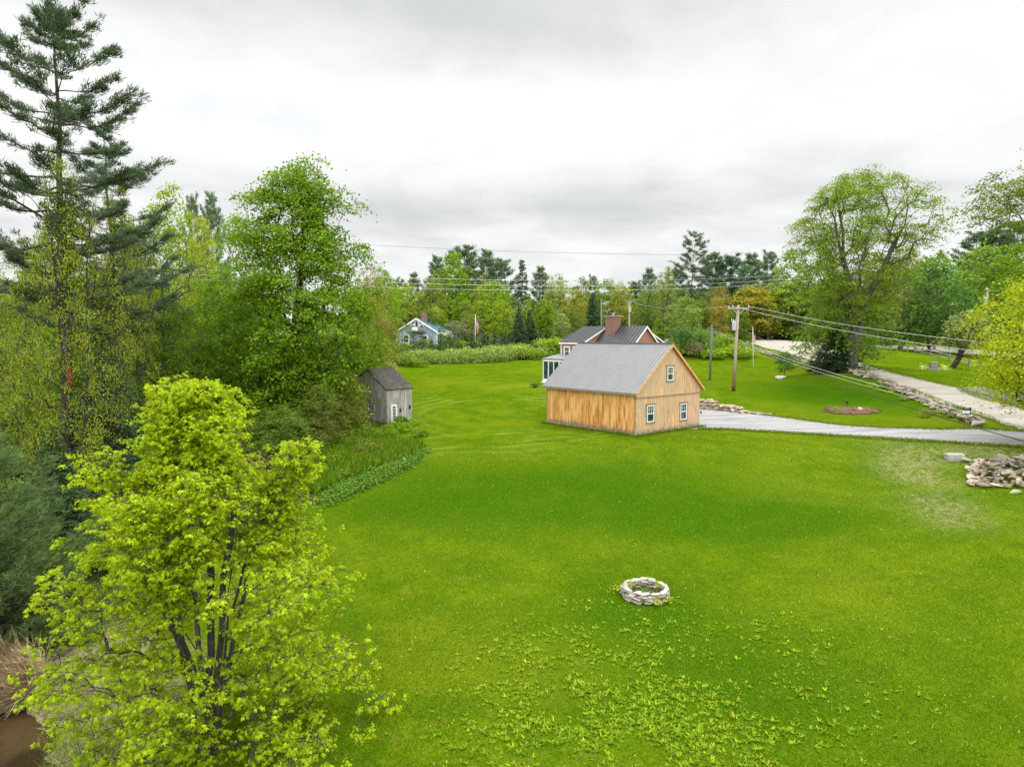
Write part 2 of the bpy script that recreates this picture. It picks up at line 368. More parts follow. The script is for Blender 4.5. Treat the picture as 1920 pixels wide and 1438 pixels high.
xs = np.concatenate([-np.geomspace(80, 1800, 26)[::-1], np.arange(-79, 111, 1.0), np.geomspace(112, 1800, 26)])
ys = np.concatenate([-np.geomspace(21, 1500, 22)[::-1], np.arange(-20, 160, 1.0), np.geomspace(161, 2600, 30)])
gx, gy = np.meshgrid(xs, ys); gzv = gz(gx, gy)
nx, ny = len(xs), len(ys); ii = (np.arange(ny - 1)[:, None] * nx + np.arange(nx - 1)[None]).ravel()
me = np_mesh('ground', np.stack([gx, gy, gzv], -1).reshape(-1, 3), np.stack([ii, ii + 1, ii + nx + 1, ii + nx], -1), (), True)
fx, fy = gx.ravel(), gy.ravel()
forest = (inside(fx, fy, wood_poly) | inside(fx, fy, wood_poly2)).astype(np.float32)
worn = np.zeros(len(fx), np.float32)
for p, s in zip(WORN, (1.0, 1.1, 1.1, 1.6, .9, 1.3, 1.2, 1.0)): worn += np.exp(-((fx - p[0]) ** 2 + (fy - p[1]) ** 2) / (2 * s * s))
lush_shade = np.zeros(len(fx), np.float32)  # lush growth plus painted shade: slope toe, round fire ring, below the big maple
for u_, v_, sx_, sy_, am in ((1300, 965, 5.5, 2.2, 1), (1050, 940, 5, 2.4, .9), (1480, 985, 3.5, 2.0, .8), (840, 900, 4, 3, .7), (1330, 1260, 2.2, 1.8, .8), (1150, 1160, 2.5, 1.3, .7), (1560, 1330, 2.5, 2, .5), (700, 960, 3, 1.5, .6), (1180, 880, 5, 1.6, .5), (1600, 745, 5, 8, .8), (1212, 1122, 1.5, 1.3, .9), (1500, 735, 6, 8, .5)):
    p = at(u_, v_); lush_shade += am * np.exp(-(((fx - p[0]) / sx_) ** 2 + ((fy - p[1]) / sy_) ** 2) / 2)
for nm, arr in (('lush_shade', np.minimum(lush_shade, 1).astype(np.float32)), ('forest', forest), ('worn', np.minimum(worn, 1).astype(np.float32))):
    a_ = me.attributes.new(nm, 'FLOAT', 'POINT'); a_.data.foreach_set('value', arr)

m, k = new_mat('lawn'); o = k.obj(); P_ = k.sep(o)
f1 = k.noise(o, .09, 3, .5); f2 = k.noise(o, .55, 4, .6); f3 = k.noise(o, 3.2, 4, .65); f4 = k.noise(o, 13, 4, .75); f5 = k.noise(o, 40, 2, .7)
G0, G1, G2 = (.062, .118, .0025), (.100, .154, .003), (.145, .180, .007)
c = k.mix(k.rng(f2, .36, .66), G0, G1)
c = k.mix(k.rng(f1, .46, .68, 0, .5), c, G2)
c = k.mix(k.rng(f3, .54, .74, 0, .5), c, (.155, .205, .015))
c = k.mix(k.rng(f3, .30, .44, .6, 0), c, (.036, .098, .002))
c = k.mix(k.rng(k.noise(o, 1.1, 5, .7), .58, .72, 0, .38), c, (.185, .17, .03))
c = k.mix(k.rng(k.noise(k.mapv(o, loc=(9, 4, 2)), .75, 5, .72), .60, .68, 0, .5), c, (.040, .112, .008))
lu = k.add('ShaderNodeAttribute', attribute_name='lush_shade').outputs['Fac']
c = k.mix(k.m('MULTIPLY', lu, k.rng(f2, .2, .6, .4, .95)), c, (.034, .096, .002))  # deep green carries both lusher grass and painted shade
# arcs left by the mower
def arcs(cx, cy, r0, r1, period, amp, wob):
    dx = k.m('SUBTRACT', P_[0], cx); dy = k.m('SUBTRACT', P_[1], cy)
    d = k.m('SQRT', k.m('ADD', k.m('MULTIPLY', dx, dx), k.m('MULTIPLY', dy, dy)))
    d2 = k.m('ADD', d, k.m('MULTIPLY', k.noise(o, .16, 2), wob))
    s = k.m('SINE', k.m('MULTIPLY', d2, 2 * math.pi / period))
    mask = k.m('MULTIPLY', k.rng(d, r0 - 3, r0 + 2), k.rng(d, r1, r1 + 5, 1, 0))
    return k.m('MULTIPLY', k.m('MULTIPLY', k.rng(s, -.3, 1.0), mask), k.m('MULTIPLY', k.rng(k.noise(o, .22, 3), .42, .62), amp))
A1 = at(965, 765)
for args in ((A1[0] - 1, A1[1] - 3, 7, 11, 1.35, .38, 2.6), (28, 66, 6, 34, 2.4, .06, 4.5)):
    c = k.mix(arcs(*args), c, (.215, .29, .05))
fine = k.m('ADD', k.m('MULTIPLY', f4, .6), k.m('MULTIPLY', f5, .4))
c = k.mix(1.0, c, k.mix(k.rng(fine, .36, .64), (.58, .62, .5), (1.42, 1.36, 1.7)), 'MULTIPLY')
wn_ = k.add('ShaderNodeAttribute', attribute_name='worn').outputs['Fac']
wmask = k.m('MULTIPLY', wn_, k.rng(k.m('ADD', k.m('MULTIPLY', f3, .6), k.m('MULTIPLY', f4, .5)), .48, .62))
c = k.mix(k.m('MULTIPLY', wmask, .62), c, k.mix(f4, (.24, .19, .11), (.36, .31, .21)))
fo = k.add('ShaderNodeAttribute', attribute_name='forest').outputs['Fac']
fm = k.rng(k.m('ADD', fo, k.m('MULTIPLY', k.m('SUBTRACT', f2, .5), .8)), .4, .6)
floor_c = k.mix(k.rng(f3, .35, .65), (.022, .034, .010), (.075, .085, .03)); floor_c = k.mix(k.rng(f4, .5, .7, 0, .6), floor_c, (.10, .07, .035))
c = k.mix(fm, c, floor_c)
# dry dead grass on the pond bank
pb = at(120, 1330); dd = k.m('SQRT', k.m('ADD', k.m('POWER', k.m('SUBTRACT', P_[0], float(pb[0])), 2.0), k.m('POWER', k.m('SUBTRACT', P_[1], float(pb[1])), 2.0)))
bk = k.rng(k.m('ADD', dd, k.m('MULTIPLY', f2, 4.0)), 4.0, 6.8, .8, 0)
bk = k.m('MULTIPLY', bk, k.rng(f3, .36, .56, .25, 1))
c = k.mix(bk, c, k.mix(k.rng(f4, .35, .65), (.17, .13, .07), (.40, .33, .21)))
finish(k, c, 1.0, .0, k.m('ADD', k.m('MULTIPLY', f4, .7), k.m('MULTIPLY', f3, .6)), .10)
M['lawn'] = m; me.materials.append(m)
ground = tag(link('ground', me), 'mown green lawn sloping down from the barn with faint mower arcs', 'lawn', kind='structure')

def spline(P, n):
    P = np.asarray(P, float); d = np.r_[0, np.cumsum(np.linalg.norm(np.diff(P[:, :2], axis=0), axis=1))]
    t = np.linspace(0, d[-1], n); Q = np.stack([np.interp(t, d, P[:, i]) for i in range(P.shape[1])], -1)
    for _ in range(3):
        Q[1:-1] = Q[1:-1] * .5 + (Q[2:] + Q[:-2]) * .25
    return Q
def ruled(name, ea, eb, n, mm, mat, lift, rag=.12, seed=0):
    """a sheet lying on the ground between two edges, with slightly ragged sides"""
    A, B = spline(ea, n), spline(eb, n); rs = np.random.RandomState(seed); ja = rs.normal(0, rag, n); jb = rs.normal(0, rag, n)
    dv = B[:, :2] - A[:, :2]; L = np.linalg.norm(dv, axis=1, keepdims=True); dv /= np.maximum(L, 1e-3)
    a2 = A[:, :2] - dv * (ja[:, None]); b2 = B[:, :2] + dv * (jb[:, None])
    t = np.linspace(0, 1, mm)[None, :, None]; XY = a2[:, None] * (1 - t) + b2[:, None] * t
    Z = gz(XY[..., 0], XY[..., 1]) + lift
    V = np.concatenate([XY, Z[..., None]], -1).reshape(-1, 3)
    i0 = (np.arange(n - 1)[:, None] * mm + np.arange(mm - 1)[None]).ravel()
    return link(name, np_mesh(name, V, np.stack([i0, i0 + mm, i0 + mm + 1, i0 + 1], -1), (mat,), True)), XY

def gravel(name, c0, c1, c2, scale=1.0):
    m, k = new_mat(name); o = k.obj(); a = k.noise(k.mapv(o, (.18, .9, 1), rot=(0, 0, .12)), 1.0, 5, .65); b = k.noise(o, 12, 4, .8); d = k.noise(k.mapv(o, (.5, 2.2, 1), rot=(0, 0, .1)), 1.0, 5, .7)
    c = k.mix(k.rng(a, .35, .65), c0, c1); c = k.mix(k.rng(d, .5, .75, 0, .5), c, c2)
    c = k.mix(1.0, c, k.mix(k.rng(b, .3, .7), (.62, .62, .62), (1.38, 1.38, 1.38)), 'MULTIPLY'); finish(k, c, .95, .1, b, .02); return m
M['drive'] = gravel('driveway_gravel', (.23, .23, .232), (.33, .325, .32), (.36, .33, .29))
M['road'] = gravel('dirt_road', (.32, .29, .245), (.41, .375, .325), (.27, .235, .185))
M['asphalt'] = gravel('grey_pull_off', (.16, .165, .175), (.21, .215, .225), (.24, .225, .2))
M['stone_dust'] = gravel('crushed_stone', (.22, .22, .22), (.33, .325, .32), (.4, .39, .37))
M['mulch'] = gravel('red_mulch', (.13, .062, .048), (.20, .10, .075), (.08, .085, .03))

d_top = at_many([(1200, 757), (1311, 764), (1380, 771), (1440, 779), (1500, 787.5), (1570, 797), (1640, 802.5), (1760, 806), (1830, 804), (1925, 810), (2100, 800), (2300, 780)])
d_bot = at_many([(1240, 806), (1311, 805), (1360, 806), (1450, 811), (1550, 817), (1650, 823), (1750, 829), (1850, 835), (1925, 840), (2100, 850), (2300, 858)])
o_, DRIVE = ruled('driveway', d_top, d_bot, 120, 9, M['drive'], .035, .10, 1)
tag(o_, 'grey gravel driveway running from the barn to the right edge', 'driveway', kind='structure')
r_top = at_many([(1200, 634.6), (1384, 634.5), (1456, 637), (1524, 640), (1560, 655), (1624, 685), (1671, 700), (1738, 715), (1796, 727), (1866, 748), (1925, 768), (2100, 812), (2250, 850)])
r_bot = at_many([(1200, 641), (1384, 643.5), (1417, 646), (1444, 655), (1475, 664), (1510, 673), (1543, 680), (1610, 698), (1668, 716), (1716, 734), (1755, 751), (1810, 770), (1866, 791), (1918, 808), (2000, 838), (2150, 880)])
o_, ROAD = ruled('road', r_top, r_bot, 170, 9, M['road'], .06, .12, 2)
tag(o_, 'pale dirt road curving past the big maple on the right', 'road', kind='structure')
l_top = at_many([(1524, 640.5), (1600, 645), (1690, 649), (1800, 653), (1850, 657), (2000, 664)]); l_bot = at_many([(1524, 649), (1590, 651), (1660, 654), (1740, 658.5), (1810, 663), (2000, 676)])
o_, LANE = ruled('lane', l_top, l_bot, 60, 5, M['road'], .045, .12, 3)
tag(o_, 'pale gravel lane behind the rail fence on the right', 'lane', kind='structure')
p_top = at_many([(1790, 726), (1830, 729), (1880, 733), (1940, 738)]); p_bot = at_many([(1800, 732), (1840, 748), (1880, 757), (1940, 774)])
o_, PULL = ruled('pavement', p_top, p_bot, 30, 6, M['asphalt'], .075, .1, 4)
tag(o_, 'grey pull off beside the dirt road at the right edge', 'pull off', kind='structure')
def closed_patch(name, pts, mat, lift, n=60, rag=.08, seed=0):
    P = at_many(pts); c = P[:, :2].mean(0); ang = np.linspace(0, 2 * np.pi, n, endpoint=False); rs = np.random.RandomState(seed)
    Q = spline(np.vstack([P, P[:1]]), n + 1)[:-1, :2]; rings = []
    for t in (1, .7, .4, .1): rings.append(c + (Q - c) * t + rs.normal(0, rag, Q.shape) * (t == 1))
    V = np.concatenate(rings); V = np.c_[V, gz(V[:, 0], V[:, 1]) + lift]; F_ = []
    for r_ in range(3):
        for i in range(n): F_.append((r_ * n + i, r_ * n + (i + 1) % n, (r_ + 1) * n + (i + 1) % n, (r_ + 1) * n + i))
    return link(name, np_mesh(name, V, np.array(F_), (mat,), True))
tag(closed_patch('mulch_bed', [(1544, 766), (1560, 762.5), (1600, 763), (1640, 767), (1660, 771), (1640, 775), (1600, 777.5), (1560, 777)], M['mulch'], .05, rag=.28), 'bed of reddish mulch in the lawn above the driveway', 'mulch bed', kind='structure')

# pond
m, k = new_mat('pond_water'); o = k.obj(); n = k.noise(k.mapv(o, (1, 2, 1)), 3.0, 3)
finish(k, k.mix(k.rng(k.noise(o, .7, 3), .4, .6), (.028, .018, .008), (.055, .036, .016)), .07, .5, n, .02); M['water'] = m
pw = np.array([(POND[0] + 4.6 * math.cos(a), POND[1] + 5.3 * math.sin(a), -4.22) for a in np.linspace(0, 2 * math.pi, 40, endpoint=False)])
wm = MB(); wm.V = [tuple(p) for p in pw]; wm.F = [tuple(range(40))]
tag(wm.build('water', M['water']), 'brown pond water at the bottom left corner', 'pond', kind='structure')

# ------------------------------------------------------------------ barn
def window_on(parent, name, mp, s, z, wd, ht, casing, cols, rows, fr=.07, glass='glass', case_w=.10, double=True, white='white', sill=True):
    """mp(s, out, z) -> local point; s,z = lower left corner of the sash"""
    def bar(mb, a0, a1, b0, b1, o0, o1): mb.hexa([mp(a0, o0, b0), mp(a1, o0, b0), mp(a1, o1, b0), mp(a0, o1, b0), mp(a0, o0, b1), mp(a1, o0, b1), mp(a1, o1, b1), mp(a0, o1, b1)])
    f = MB()
    bar(f, s, s + fr, z, z + ht, -.06, .045); bar(f, s + wd - fr, s + wd, z, z + ht, -.06, .045)
    bar(f, s + fr, s + wd - fr, z, z + fr, -.06, .043); bar(f, s + fr, s + wd - fr, z + ht - fr, z + ht, -.06, .043)
    if double: bar(f, s + fr, s + wd - fr, z + ht / 2 - fr * .4, z + ht / 2 + fr * .4, -.05, .035)
    for i in range(1, cols):
        q = s + wd * i / cols; bar(f, q - .008, q + .008, z + (ht / 2 if double else 0) + fr * .4, z + ht - fr, -.012, .02)
    for j in range(1, rows):
        lo = z + ht / 2 if double else z; q = lo + (z + ht - lo) * j / rows; bar(f, s + fr, s + wd - fr, q - .008, q + .008, -.012, .018)
    fo_ = f.build('window', M[white], parent)
    gl = MB(); bar(gl, s + fr * .8, s + wd - fr * .8, z + fr * .8, z + ht - fr * .8, -.04, .004); gl.build('pane', M[glass], fo_)
    if casing:
        c_ = MB(); e = case_w
        bar(c_, s - e, s, z - .02, z + ht + .02, -.01, .03); bar(c_, s + wd, s + wd + e, z - .02, z + ht + .02, -.01, .03)
        bar(c_, s - e - .02, s + wd + e + .02, z + ht + .02, z + ht + .02 + e, -.01, .05)
        c_.build('casing', M[casing], fo_)
        sl = MB(); bar(sl, s - e - .02, s + wd + e + .02, z - .02 - e * .8, z - .02, -.01, .06); sl.build('sill', M[casing], fo_)
    return fo_

BC = at(1191.5, 817); BYAW = math.atan2(.636, .771); BW, BL, BE, BR = 7.55, 9.2, 3.12, 6.35
barn = empty('wooden_barn', BC, 'new wooden barn with grey metal roof and three windows in its gable', 'barn', rz=BYAW)
T = .14; z0 = .12
MB().box((0, T, z0), (T, BL - T, BE)).build('side_wall', M['barn_side'], barn)['label'] = 'orange board side wall with dark splash stains'
MB().box((BW - T, T, z0), (BW, BL - T, BE)).build('far_side_wall', M['barn_side'], barn)
TR = 2.62
MB().prism([(0, 0, z0), (BW, 0, z0), (BW, 0, TR), (0, 0, TR)], (0, T, 0)).build('gable_wall', M['barn_gable'], barn)['label'] = 'greyish tan boards of the lower gable wall'
MB().prism([(-.0, -.03, TR + .05), (BW, -.03, TR + .05), (BW, -.03, BE), (BW / 2, -.03, BR - .12), (0, -.03, BE)], (0, T + .03, 0)).build('gable_peak', M['barn_gable'], barn)
MB().box((-.02, -.07, TR), (BW + .02, T, TR + .05)).build('drip_board', M['trim_grey'], barn)
MB().prism([(0, BL, z0), (BW, BL, z0), (BW, BL, BE), (BW / 2, BL, BR - .12), (0, BL, BE)], (0, -T, 0)).build('rear_gable', M['barn_gable'], barn)
fm_ = MB(); fm_.box((-.06, -.06, -.9), (BW + .06, .2, z0)); fm_.box((-.06, BL - .2, -.9), (BW + .06, BL + .06, z0)); fm_.box((-.06, .2, -.9), (.2, BL - .2, z0)); fm_.box((BW - .2, .2, -.9), (BW + .06, BL - .2, z0))
fm_.build('foundation', M['concrete'], barn)
sl = (BR - BE) / (BW / 2); ov, rk = .28, .26
el = (-ov, BE - ov * sl + .1); rg = (BW / 2, BR + .1)
pl = [(el[0], BL + rk, el[1]), (el[0], -rk, el[1]), (rg[0], -rk, rg[1]), (rg[0], BL + rk, rg[1])]
pr = [(BW + ov, -rk, el[1]), (BW + ov, BL + rk, el[1]), (rg[0], BL + rk, rg[1]), (rg[0], -rk, rg[1])]
rf = MB(); rf.slab(pl, .10); rf.slab(pr, .10); rf.ribs(pl, .31, .045, .026); rf.ribs(pr, .31, .045, .026)
rf.box((BW / 2 - .14, -rk - .01, BR + .085), (BW / 2 + .14, BL + rk + .01, BR + .135))
roof = rf.build('roof', M['roof_grey'], barn)
def rake(mb, a, b, y0, y1, dpt): mb.hexa([(a[0], y0, a[1] - dpt), (b[0], y0, b[1] - dpt), (b[0], y1, b[1] - dpt), (a[0], y1, a[1] - dpt), (a[0], y0, a[1] - .03), (b[0], y0, b[1] - .03), (b[0], y1, b[1] - .03), (a[0], y1, a[1] - .03)])
rb = MB(); rake(rb, (el[0] + .005, el[1] + .005), (rg[0], rg[1] - .005), -rk - .035, -rk - .003, .22); rake(rb, (rg[0], rg[1] - .005), (BW + ov - .005, el[1] + .005), -rk - .035, -rk - .003, .22)
rb.build('rake_board', M['trim_wood'], barn)
so = MB(); rake(so, (el[0] + .02, el[1] - .11), (rg[0], rg[1] - .11), -rk + .004, -.035, .06); rake(so, (rg[0], rg[1] - .11), (BW + ov - .02, el[1] - .11), -rk + .004, -.035, .06)
so.build('soffit', M['trim_orange'], barn)
MB().box((el[0] - .03, -rk, el[1] - .16), (el[0] - .003, BL + rk, el[1] + .01)).build('gutter', M['trim_grey'], barn)
gm = lambda s, o, z: (s, -o, z)
gm2 = lambda s, o, z: (s, -o - .03, z)
window_on(barn, 'window', gm, 1.20, .83, .80, 1.22, 'trim_grey', 3, 2)
window_on(barn, 'window', gm, 5.10, .70, .80, 1.22, 'trim_grey', 3, 2)
window_on(barn, 'window', gm2, 3.42, 3.72, .72, 1.02, 'trim_grey', 3, 2)
aw = MB(); aw.slab([(BW - .02, .5, 2.82), (BW + .75, .5, 2.60), (BW + .75, 4.2, 2.60), (BW - .02, 4.2, 2.82)], .06); aw.build('door_awning', M['roof_grey'], barn)
MB().tube([(-.10, -.10, -.3), (-.10, -.10, .13)], .055, 8).build('downpipe_outlet', M['white'], barn)
cs = MB(); cs.box((BW + .03, -.16, 1.0), (BW + .06, -.06, 1.2)); cs.build('wall_lamp', M['black'], barn)
# crushed stone strip round the barn
def bw(x, y):
    c_, s_ = math.cos(BYAW), math.sin(BYAW); return BC[0] + x * c_ - y * s_, BC[1] + x * s_ + y * c_
A_ = [bw(*p) for p in ((-.02, BL + .2), (-.02, -.02), (BW + .2, -.02))]; B_ = [bw(*p) for p in ((-.30, BL + .3), (-.30, -.33), (BW + .2, -.33))]
n = 50; sA = []; sB = []
for i in range(3):
    pass
def poly_ruled(name, A, B, mat, lift, seg=30):
    V = []; F_ = []
    for j in range(len(A) - 1):
        for i in range(seg + (j == len(A) - 2)):
            t = i / seg; a = np.array(A[j]) * (1 - t) + np.array(A[j + 1]) * t; b = np.array(B[j]) * (1 - t) + np.array(B[j + 1]) * t
            b = b + np.random.RandomState(i + 100 * j).normal(0, .04, 2); V += [(a[0], a[1]), (b[0], b[1])]
    V = np.array(V); V = np.c_[V, gz(V[:, 0], V[:, 1]) + lift]
    F_ = [(2 * i, 2 * i + 1, 2 * i + 3, 2 * i + 2) for i in range(len(V) // 2 - 1)]
    return link(name, np_mesh(name, V, np.array(F_), (mat,), True))
tag(poly_ruled('gravel_strip', A_, B_, M['stone_dust'], .05), 'narrow crushed stone strip along the foot of the barn', 'gravel strip', kind='structure')

# ------------------------------------------------------------------ house behind the barn
HYAW = BYAW; hd = (math.cos(HYAW), math.sin(HYAW))
apex = at_depth(1210, 612, 70.0)
H0 = np.array([apex[0] - 3.8 * hd[0], apex[1] - 3.8 * hd[1], 0]); H0[2] = g(H0[0] - 1, H0[1] + 4) ; hb = H0[2]
RZ = apex[2] - hb; HW, HL = 7.6, 8.95; ES = 2.95; DZ = RZ - 1.72
house = empty('red_house', H0, 'red clapboard house with black standing seam roof and brick chimney behind the barn', 'house', rz=HYAW)
MB().prism([(0, 0, -.6), (HW, 0, -.6), (HW, 0, ES), (HW / 2, 0, RZ - .12), (0, 0, ES)], (0, .15, 0)).build('gable_wall', M['clap_red'], house)
MB().prism([(0, HL, -.6), (HW, HL, -.6), (HW, HL, DZ), (HW / 2, HL, RZ - .12), (0, HL, DZ)], (0, -.15, 0)).build('rear_gable', M['clap_red'], house)
MB().box((0, .15, -.6), (.15, HL - .15, ES)).build('side_wall', M['clap_red'], house)
MB().box((HW - .15, .15, -.6), (HW, HL - .15, ES)).build('far_side_wall', M['clap_red'], house)
DY = 5.5
r = MB(); hs = (RZ - ES) / (HW / 2); e0 = (-.25, ES - .25 * hs + .06)
p1 = [(e0[0], DY, e0[1]), (e0[0], -.25, e0[1]), (HW / 2, -.25, RZ + .06), (HW / 2, DY, RZ + .06)]
p2 = [(HW - e0[0], -.25, e0[1]), (HW - e0[0], HL + .2, e0[1]), (HW / 2, HL + .2, RZ + .06), (HW / 2, -.25, RZ + .06)]
r.slab(p1, .12); r.slab(p2, .12); r.ribs(p1, .48, .04, .05, .3); r.ribs(p2, .48, .04, .05, .3)
hr = r.build('roof', M['roof_black'], house)
def dorm(nm, side):
    d = MB(); sg = (lambda x: x) if side < 0 else (lambda x: HW - x); y0, y1 = (DY, HL + .25) if side < 0 else (.55, HL - .5)
    q = [(sg(-.15), y1, DZ - .04), (sg(-.15), y0 - .15, DZ - .04), (sg(HW / 2), y0 - .15, RZ + .09), (sg(HW / 2), y1, RZ + .09)]
    d.slab(q, .1); d.ribs(q, .48, .04, .05, .2); ro = d.build('dormer', M['roof_black'], house)
    w_ = MB(); w_.prism([(sg(.14), y0 + .002, DZ - .10), (sg(HW / 2), y0 + .002, RZ - .06), (sg(HW / 2), y0 + .002, RZ - .5), (sg(.14), y0 + .002, ES - .02)], (0, .12, 0))
    if side < 0: w_.box((.02, y0 + .13, ES + .004), (.14, HL - .16, DZ - .1))
    else: w_.box((HW - .14, y0 + .13, ES + .004), (HW - .02, y1 - .3, DZ - .1))
    w_.build('dormer_wall', M['clap_red'], ro)
    t_ = MB(); a = (sg(-.16), DZ - .05); b = (sg(HW / 2), RZ + .08)
    t_.hexa([(a[0], y0 - .19, a[1] - .16), (b[0], y0 - .19, b[1] - .16), (b[0], y0 - .153, b[1] - .16), (a[0], y0 - .153, a[1] - .16), (a[0], y0 - .19, a[1]), (b[0], y0 - .19, b[1]), (b[0], y0 - .153, b[1]), (a[0], y0 - .153, a[1])])
    if side < 0: t_.box((-.17, y0 - .15, DZ - .2), (-.152, y1, DZ - .04))
    t_.box((min(sg(-.03), sg(.15)), y0 - .03, ES - .3), (max(sg(-.03), sg(.15)), y0 - .002, DZ - .12))
    t_.build('dormer_trim', M['white'], ro)
dorm('near', -1); dorm('far', 1)
t_ = MB()
for a, b in (((e0[0] + .003, e0[1]), (HW / 2, RZ + .05)), ((HW / 2, RZ + .05), (HW - e0[0] - .003, e0[1]))):
    t_.hexa([(a[0], -.30, a[1] - .22), (b[0], -.30, b[1] - .22), (b[0], -.253, b[1] - .22), (a[0], -.253, a[1] - .22), (a[0], -.30, a[1] - .01), (b[0], -.30, b[1] - .01), (b[0], -.253, b[1] - .01), (a[0], -.253, a[1] - .01)])
t_.build('rake_board', M['white'], house)
for p_, q_ in (((-.03, -.03, -.5), (.14, -.003, ES)), ((-.03, HL + .003, -.5), (.15, HL + .03, DZ)), ((-.03, HL - .15, ES), (-.003, HL + .03, DZ)), ((HW - .14, -.03, -.5), (HW + .03, -.003, ES))): MB().box(p_, q_).build('corner_board', M['white'], house)
hg = lambda s, o, z: (s, -o, z); hside = lambda s, o, z: (-o + .02, HL - s, z)
window_on(house, 'window', hg, 2.55, 3.35, 1.15, 1.15, 'white', 2, 1); window_on(house, 'window', hg, 3.95, 3.35, 1.15, 1.15, 'white', 2, 1)
window_on(house, 'window', hside, .55, ES + .25, .80, 1.0, 'white', 2, 1); window_on(house, 'window', hside, 2.0, ES + .25, .80, 1.0, 'white', 2, 1)
window_on(house, 'window', lambda s, o, z: (-o, s, z), 1.6, .9, .9, 1.4, 'white', 2, 2); window_on(house, 'window', hg, 1.2, .9, .9, 1.4, 'white', 2, 2); window_on(house, 'window', hg, 5.4, .9, .9, 1.4, 'white', 2, 2)
ch = MB(); cx, cy = 3.35, 4.15; ch.box((cx - .55, cy - .62, RZ - 1.1), (cx + .55, cy + .62, RZ + 1.05)); ch.box((cx - .60, cy - .67, RZ + 1.05), (cx + .60, cy + .67, RZ + 1.13))
co = ch.build('chimney', M['brick'], hr)
cc = MB(); cc.box((cx - .64, cy - .71, RZ + 1.132), (cx + .64, cy + .71, RZ + 1.22)); cc.build('chimney_cap', M['concrete'], hr)
fl = MB(); fl.tube([(cx, cy, RZ + 1.22), (cx, cy, RZ + 1.5)], .13, 10); fl.tube([(cx, cy, RZ + 1.5), (cx, cy, RZ + 1.54)], .3, 12); fl.build('flue', M['steel'], hr)
# glazed porch
PX0, PY0, PY1 = -2.35, 4.2, 9.3; PH = 2.62
pz0 = g(*[H0[i] + (PX0 * (hd[0] if i == 0 else hd[1]) + PY1 * (-hd[1] if i == 0 else hd[0])) for i in range(2)]) - hb
pr_ = MB(); q = [(PX0 - .12, PY1 + .12, PH + pz0), (PX0 - .12, PY0 - .1, PH + pz0), (-.0, PY0 - .1, PH + pz0 + .42), (-.0, PY1 + .12, PH + pz0 + .42)]
pr_.slab(q, .10); po = pr_.build('porch', M['roof_grey'], house)
pp = MB(); zt = PH + pz0 - .11
for y in np.linspace(PY0, PY1, 7): pp.box((PX0 - .05, y - .06, pz0), (PX0 + .07, y + .06, zt))
for x in np.linspace(PX0 + .6, -.1, 4): pp.box((x - .05, PY1 - .06, pz0), (x + .05, PY1 + .06, zt + .05))
pp.box((PX0 - .055, PY0, zt - .22), (PX0 + .075, PY1, zt - .02)); pp.box((PX0 - .055, PY0, pz0), (PX0 + .075, PY1, pz0 + .35)); pp.box((PX0, PY1 - .065, pz0), (-.02, PY1 + .065, pz0 + .35)); pp.box((PX0, PY1 - .065, zt - .22), (-.02, PY1 + .065, zt - .02))
pp.build('porch_posts', M['white'], po)
pg = MB(); pg.box((PX0 - .005, PY0 + .07, pz0 + .34), (PX0 + .015, PY1 - .07, zt - .21)); pg.box((PX0 + .08, PY1 - .01, pz0 + .34), (-.03, PY1 + .01, zt - .21)); pg.build('porch_glass', M['glass'], po)
st = MB()
for i in range(3): st.box((PX0 - 1.0 + .3 * i, PY1 - 1.6, pz0 - .35), (PX0 - .70 + .3 * i, PY1 - .2, pz0 - .35 + .17 * (i + 1)))
st.build('porch_steps', M['white'], house)

# ------------------------------------------------------------------ old grey shed
SCn = at(726, 800); SYAW = math.atan2(.755, .656)      # local x runs along the eave to the right and away, local y along the gable to the left and away
SW, SG, SE, SR = 2.55, 4.9, 2.98, 4.45
shed = empty('old_shed', SCn, 'small weathered grey board shed with mossy shingle roof beside the trees', 'shed', rz=SYAW)
MB().box((0, 0, -.2), (SW, .1, SE)).build('front_wall', M['shed_boards'], shed)
MB().prism([(0, .1, -.2), (0, SG - .1, -.2), (0, SG - .1, SE), (0, SG / 2, SR - .1), (0, .1, SE)], (.1, 0, 0)).build('gable_wall', M['shed_boards_y'], shed)
MB().prism([(SW, .1, -.2), (SW, SG - .1, -.2), (SW, SG - .1, SE), (SW, SG / 2, SR - .1), (SW, .1, SE)], (-.1, 0, 0)).build('far_gable', M['shed_boards_y'], shed)
MB().box((0, SG - .1, -.2), (SW, SG, SE)).build('rear_wall', M['shed_boards'], shed)
ss = (SR - SE) / (SG / 2); o2 = .16
rr = MB(); rr.slab([(-.12, -o2, SE - o2 * ss + .06), (SW + .1, -o2, SE - o2 * ss + .06), (SW + .1, SG / 2, SR + .06), (-.12, SG / 2, SR + .06)], .08); rr.slab([(-.12, SG / 2, SR + .06), (SW + .1, SG / 2, SR + .06), (SW + .1, SG + o2, SE - o2 * ss + .06), (-.12, SG + o2, SE - o2 * ss + .06)], .08)
rr.build('roof', M['shingle'], shed)
cb = MB(); cb.box((-.03, -.03, -.2), (.11, -.004, SE - .08)); cb.box((-.03, -.004, -.2), (-.004, .11, SE - .05)); cb.box((-.035, -.03, SE - .16), (SW, -.005, SE - .06)); cb.build('corner_board', M['shed_boards'], shed)
fmap = lambda s, o, z: (s, -o, z); smap = lambda s, o, z: (-o, s, z)
window_on(shed, 'window', fmap, .48, .32, .42, 1.30, None, 3, 5, .05, 'glass_dark', double=False)
wc = MB()
for a, b in (((.40, .24), (.48, 1.70)), ((.90, .24), (.98, 1.70)), ((.40, 1.62), (.98, 1.71)), ((.40, .24), (.98, .32))): wc.box((a[0], -.055, a[1]), (b[0], -.003, b[1]))
wc.build('window_casing', M['white'], shed)
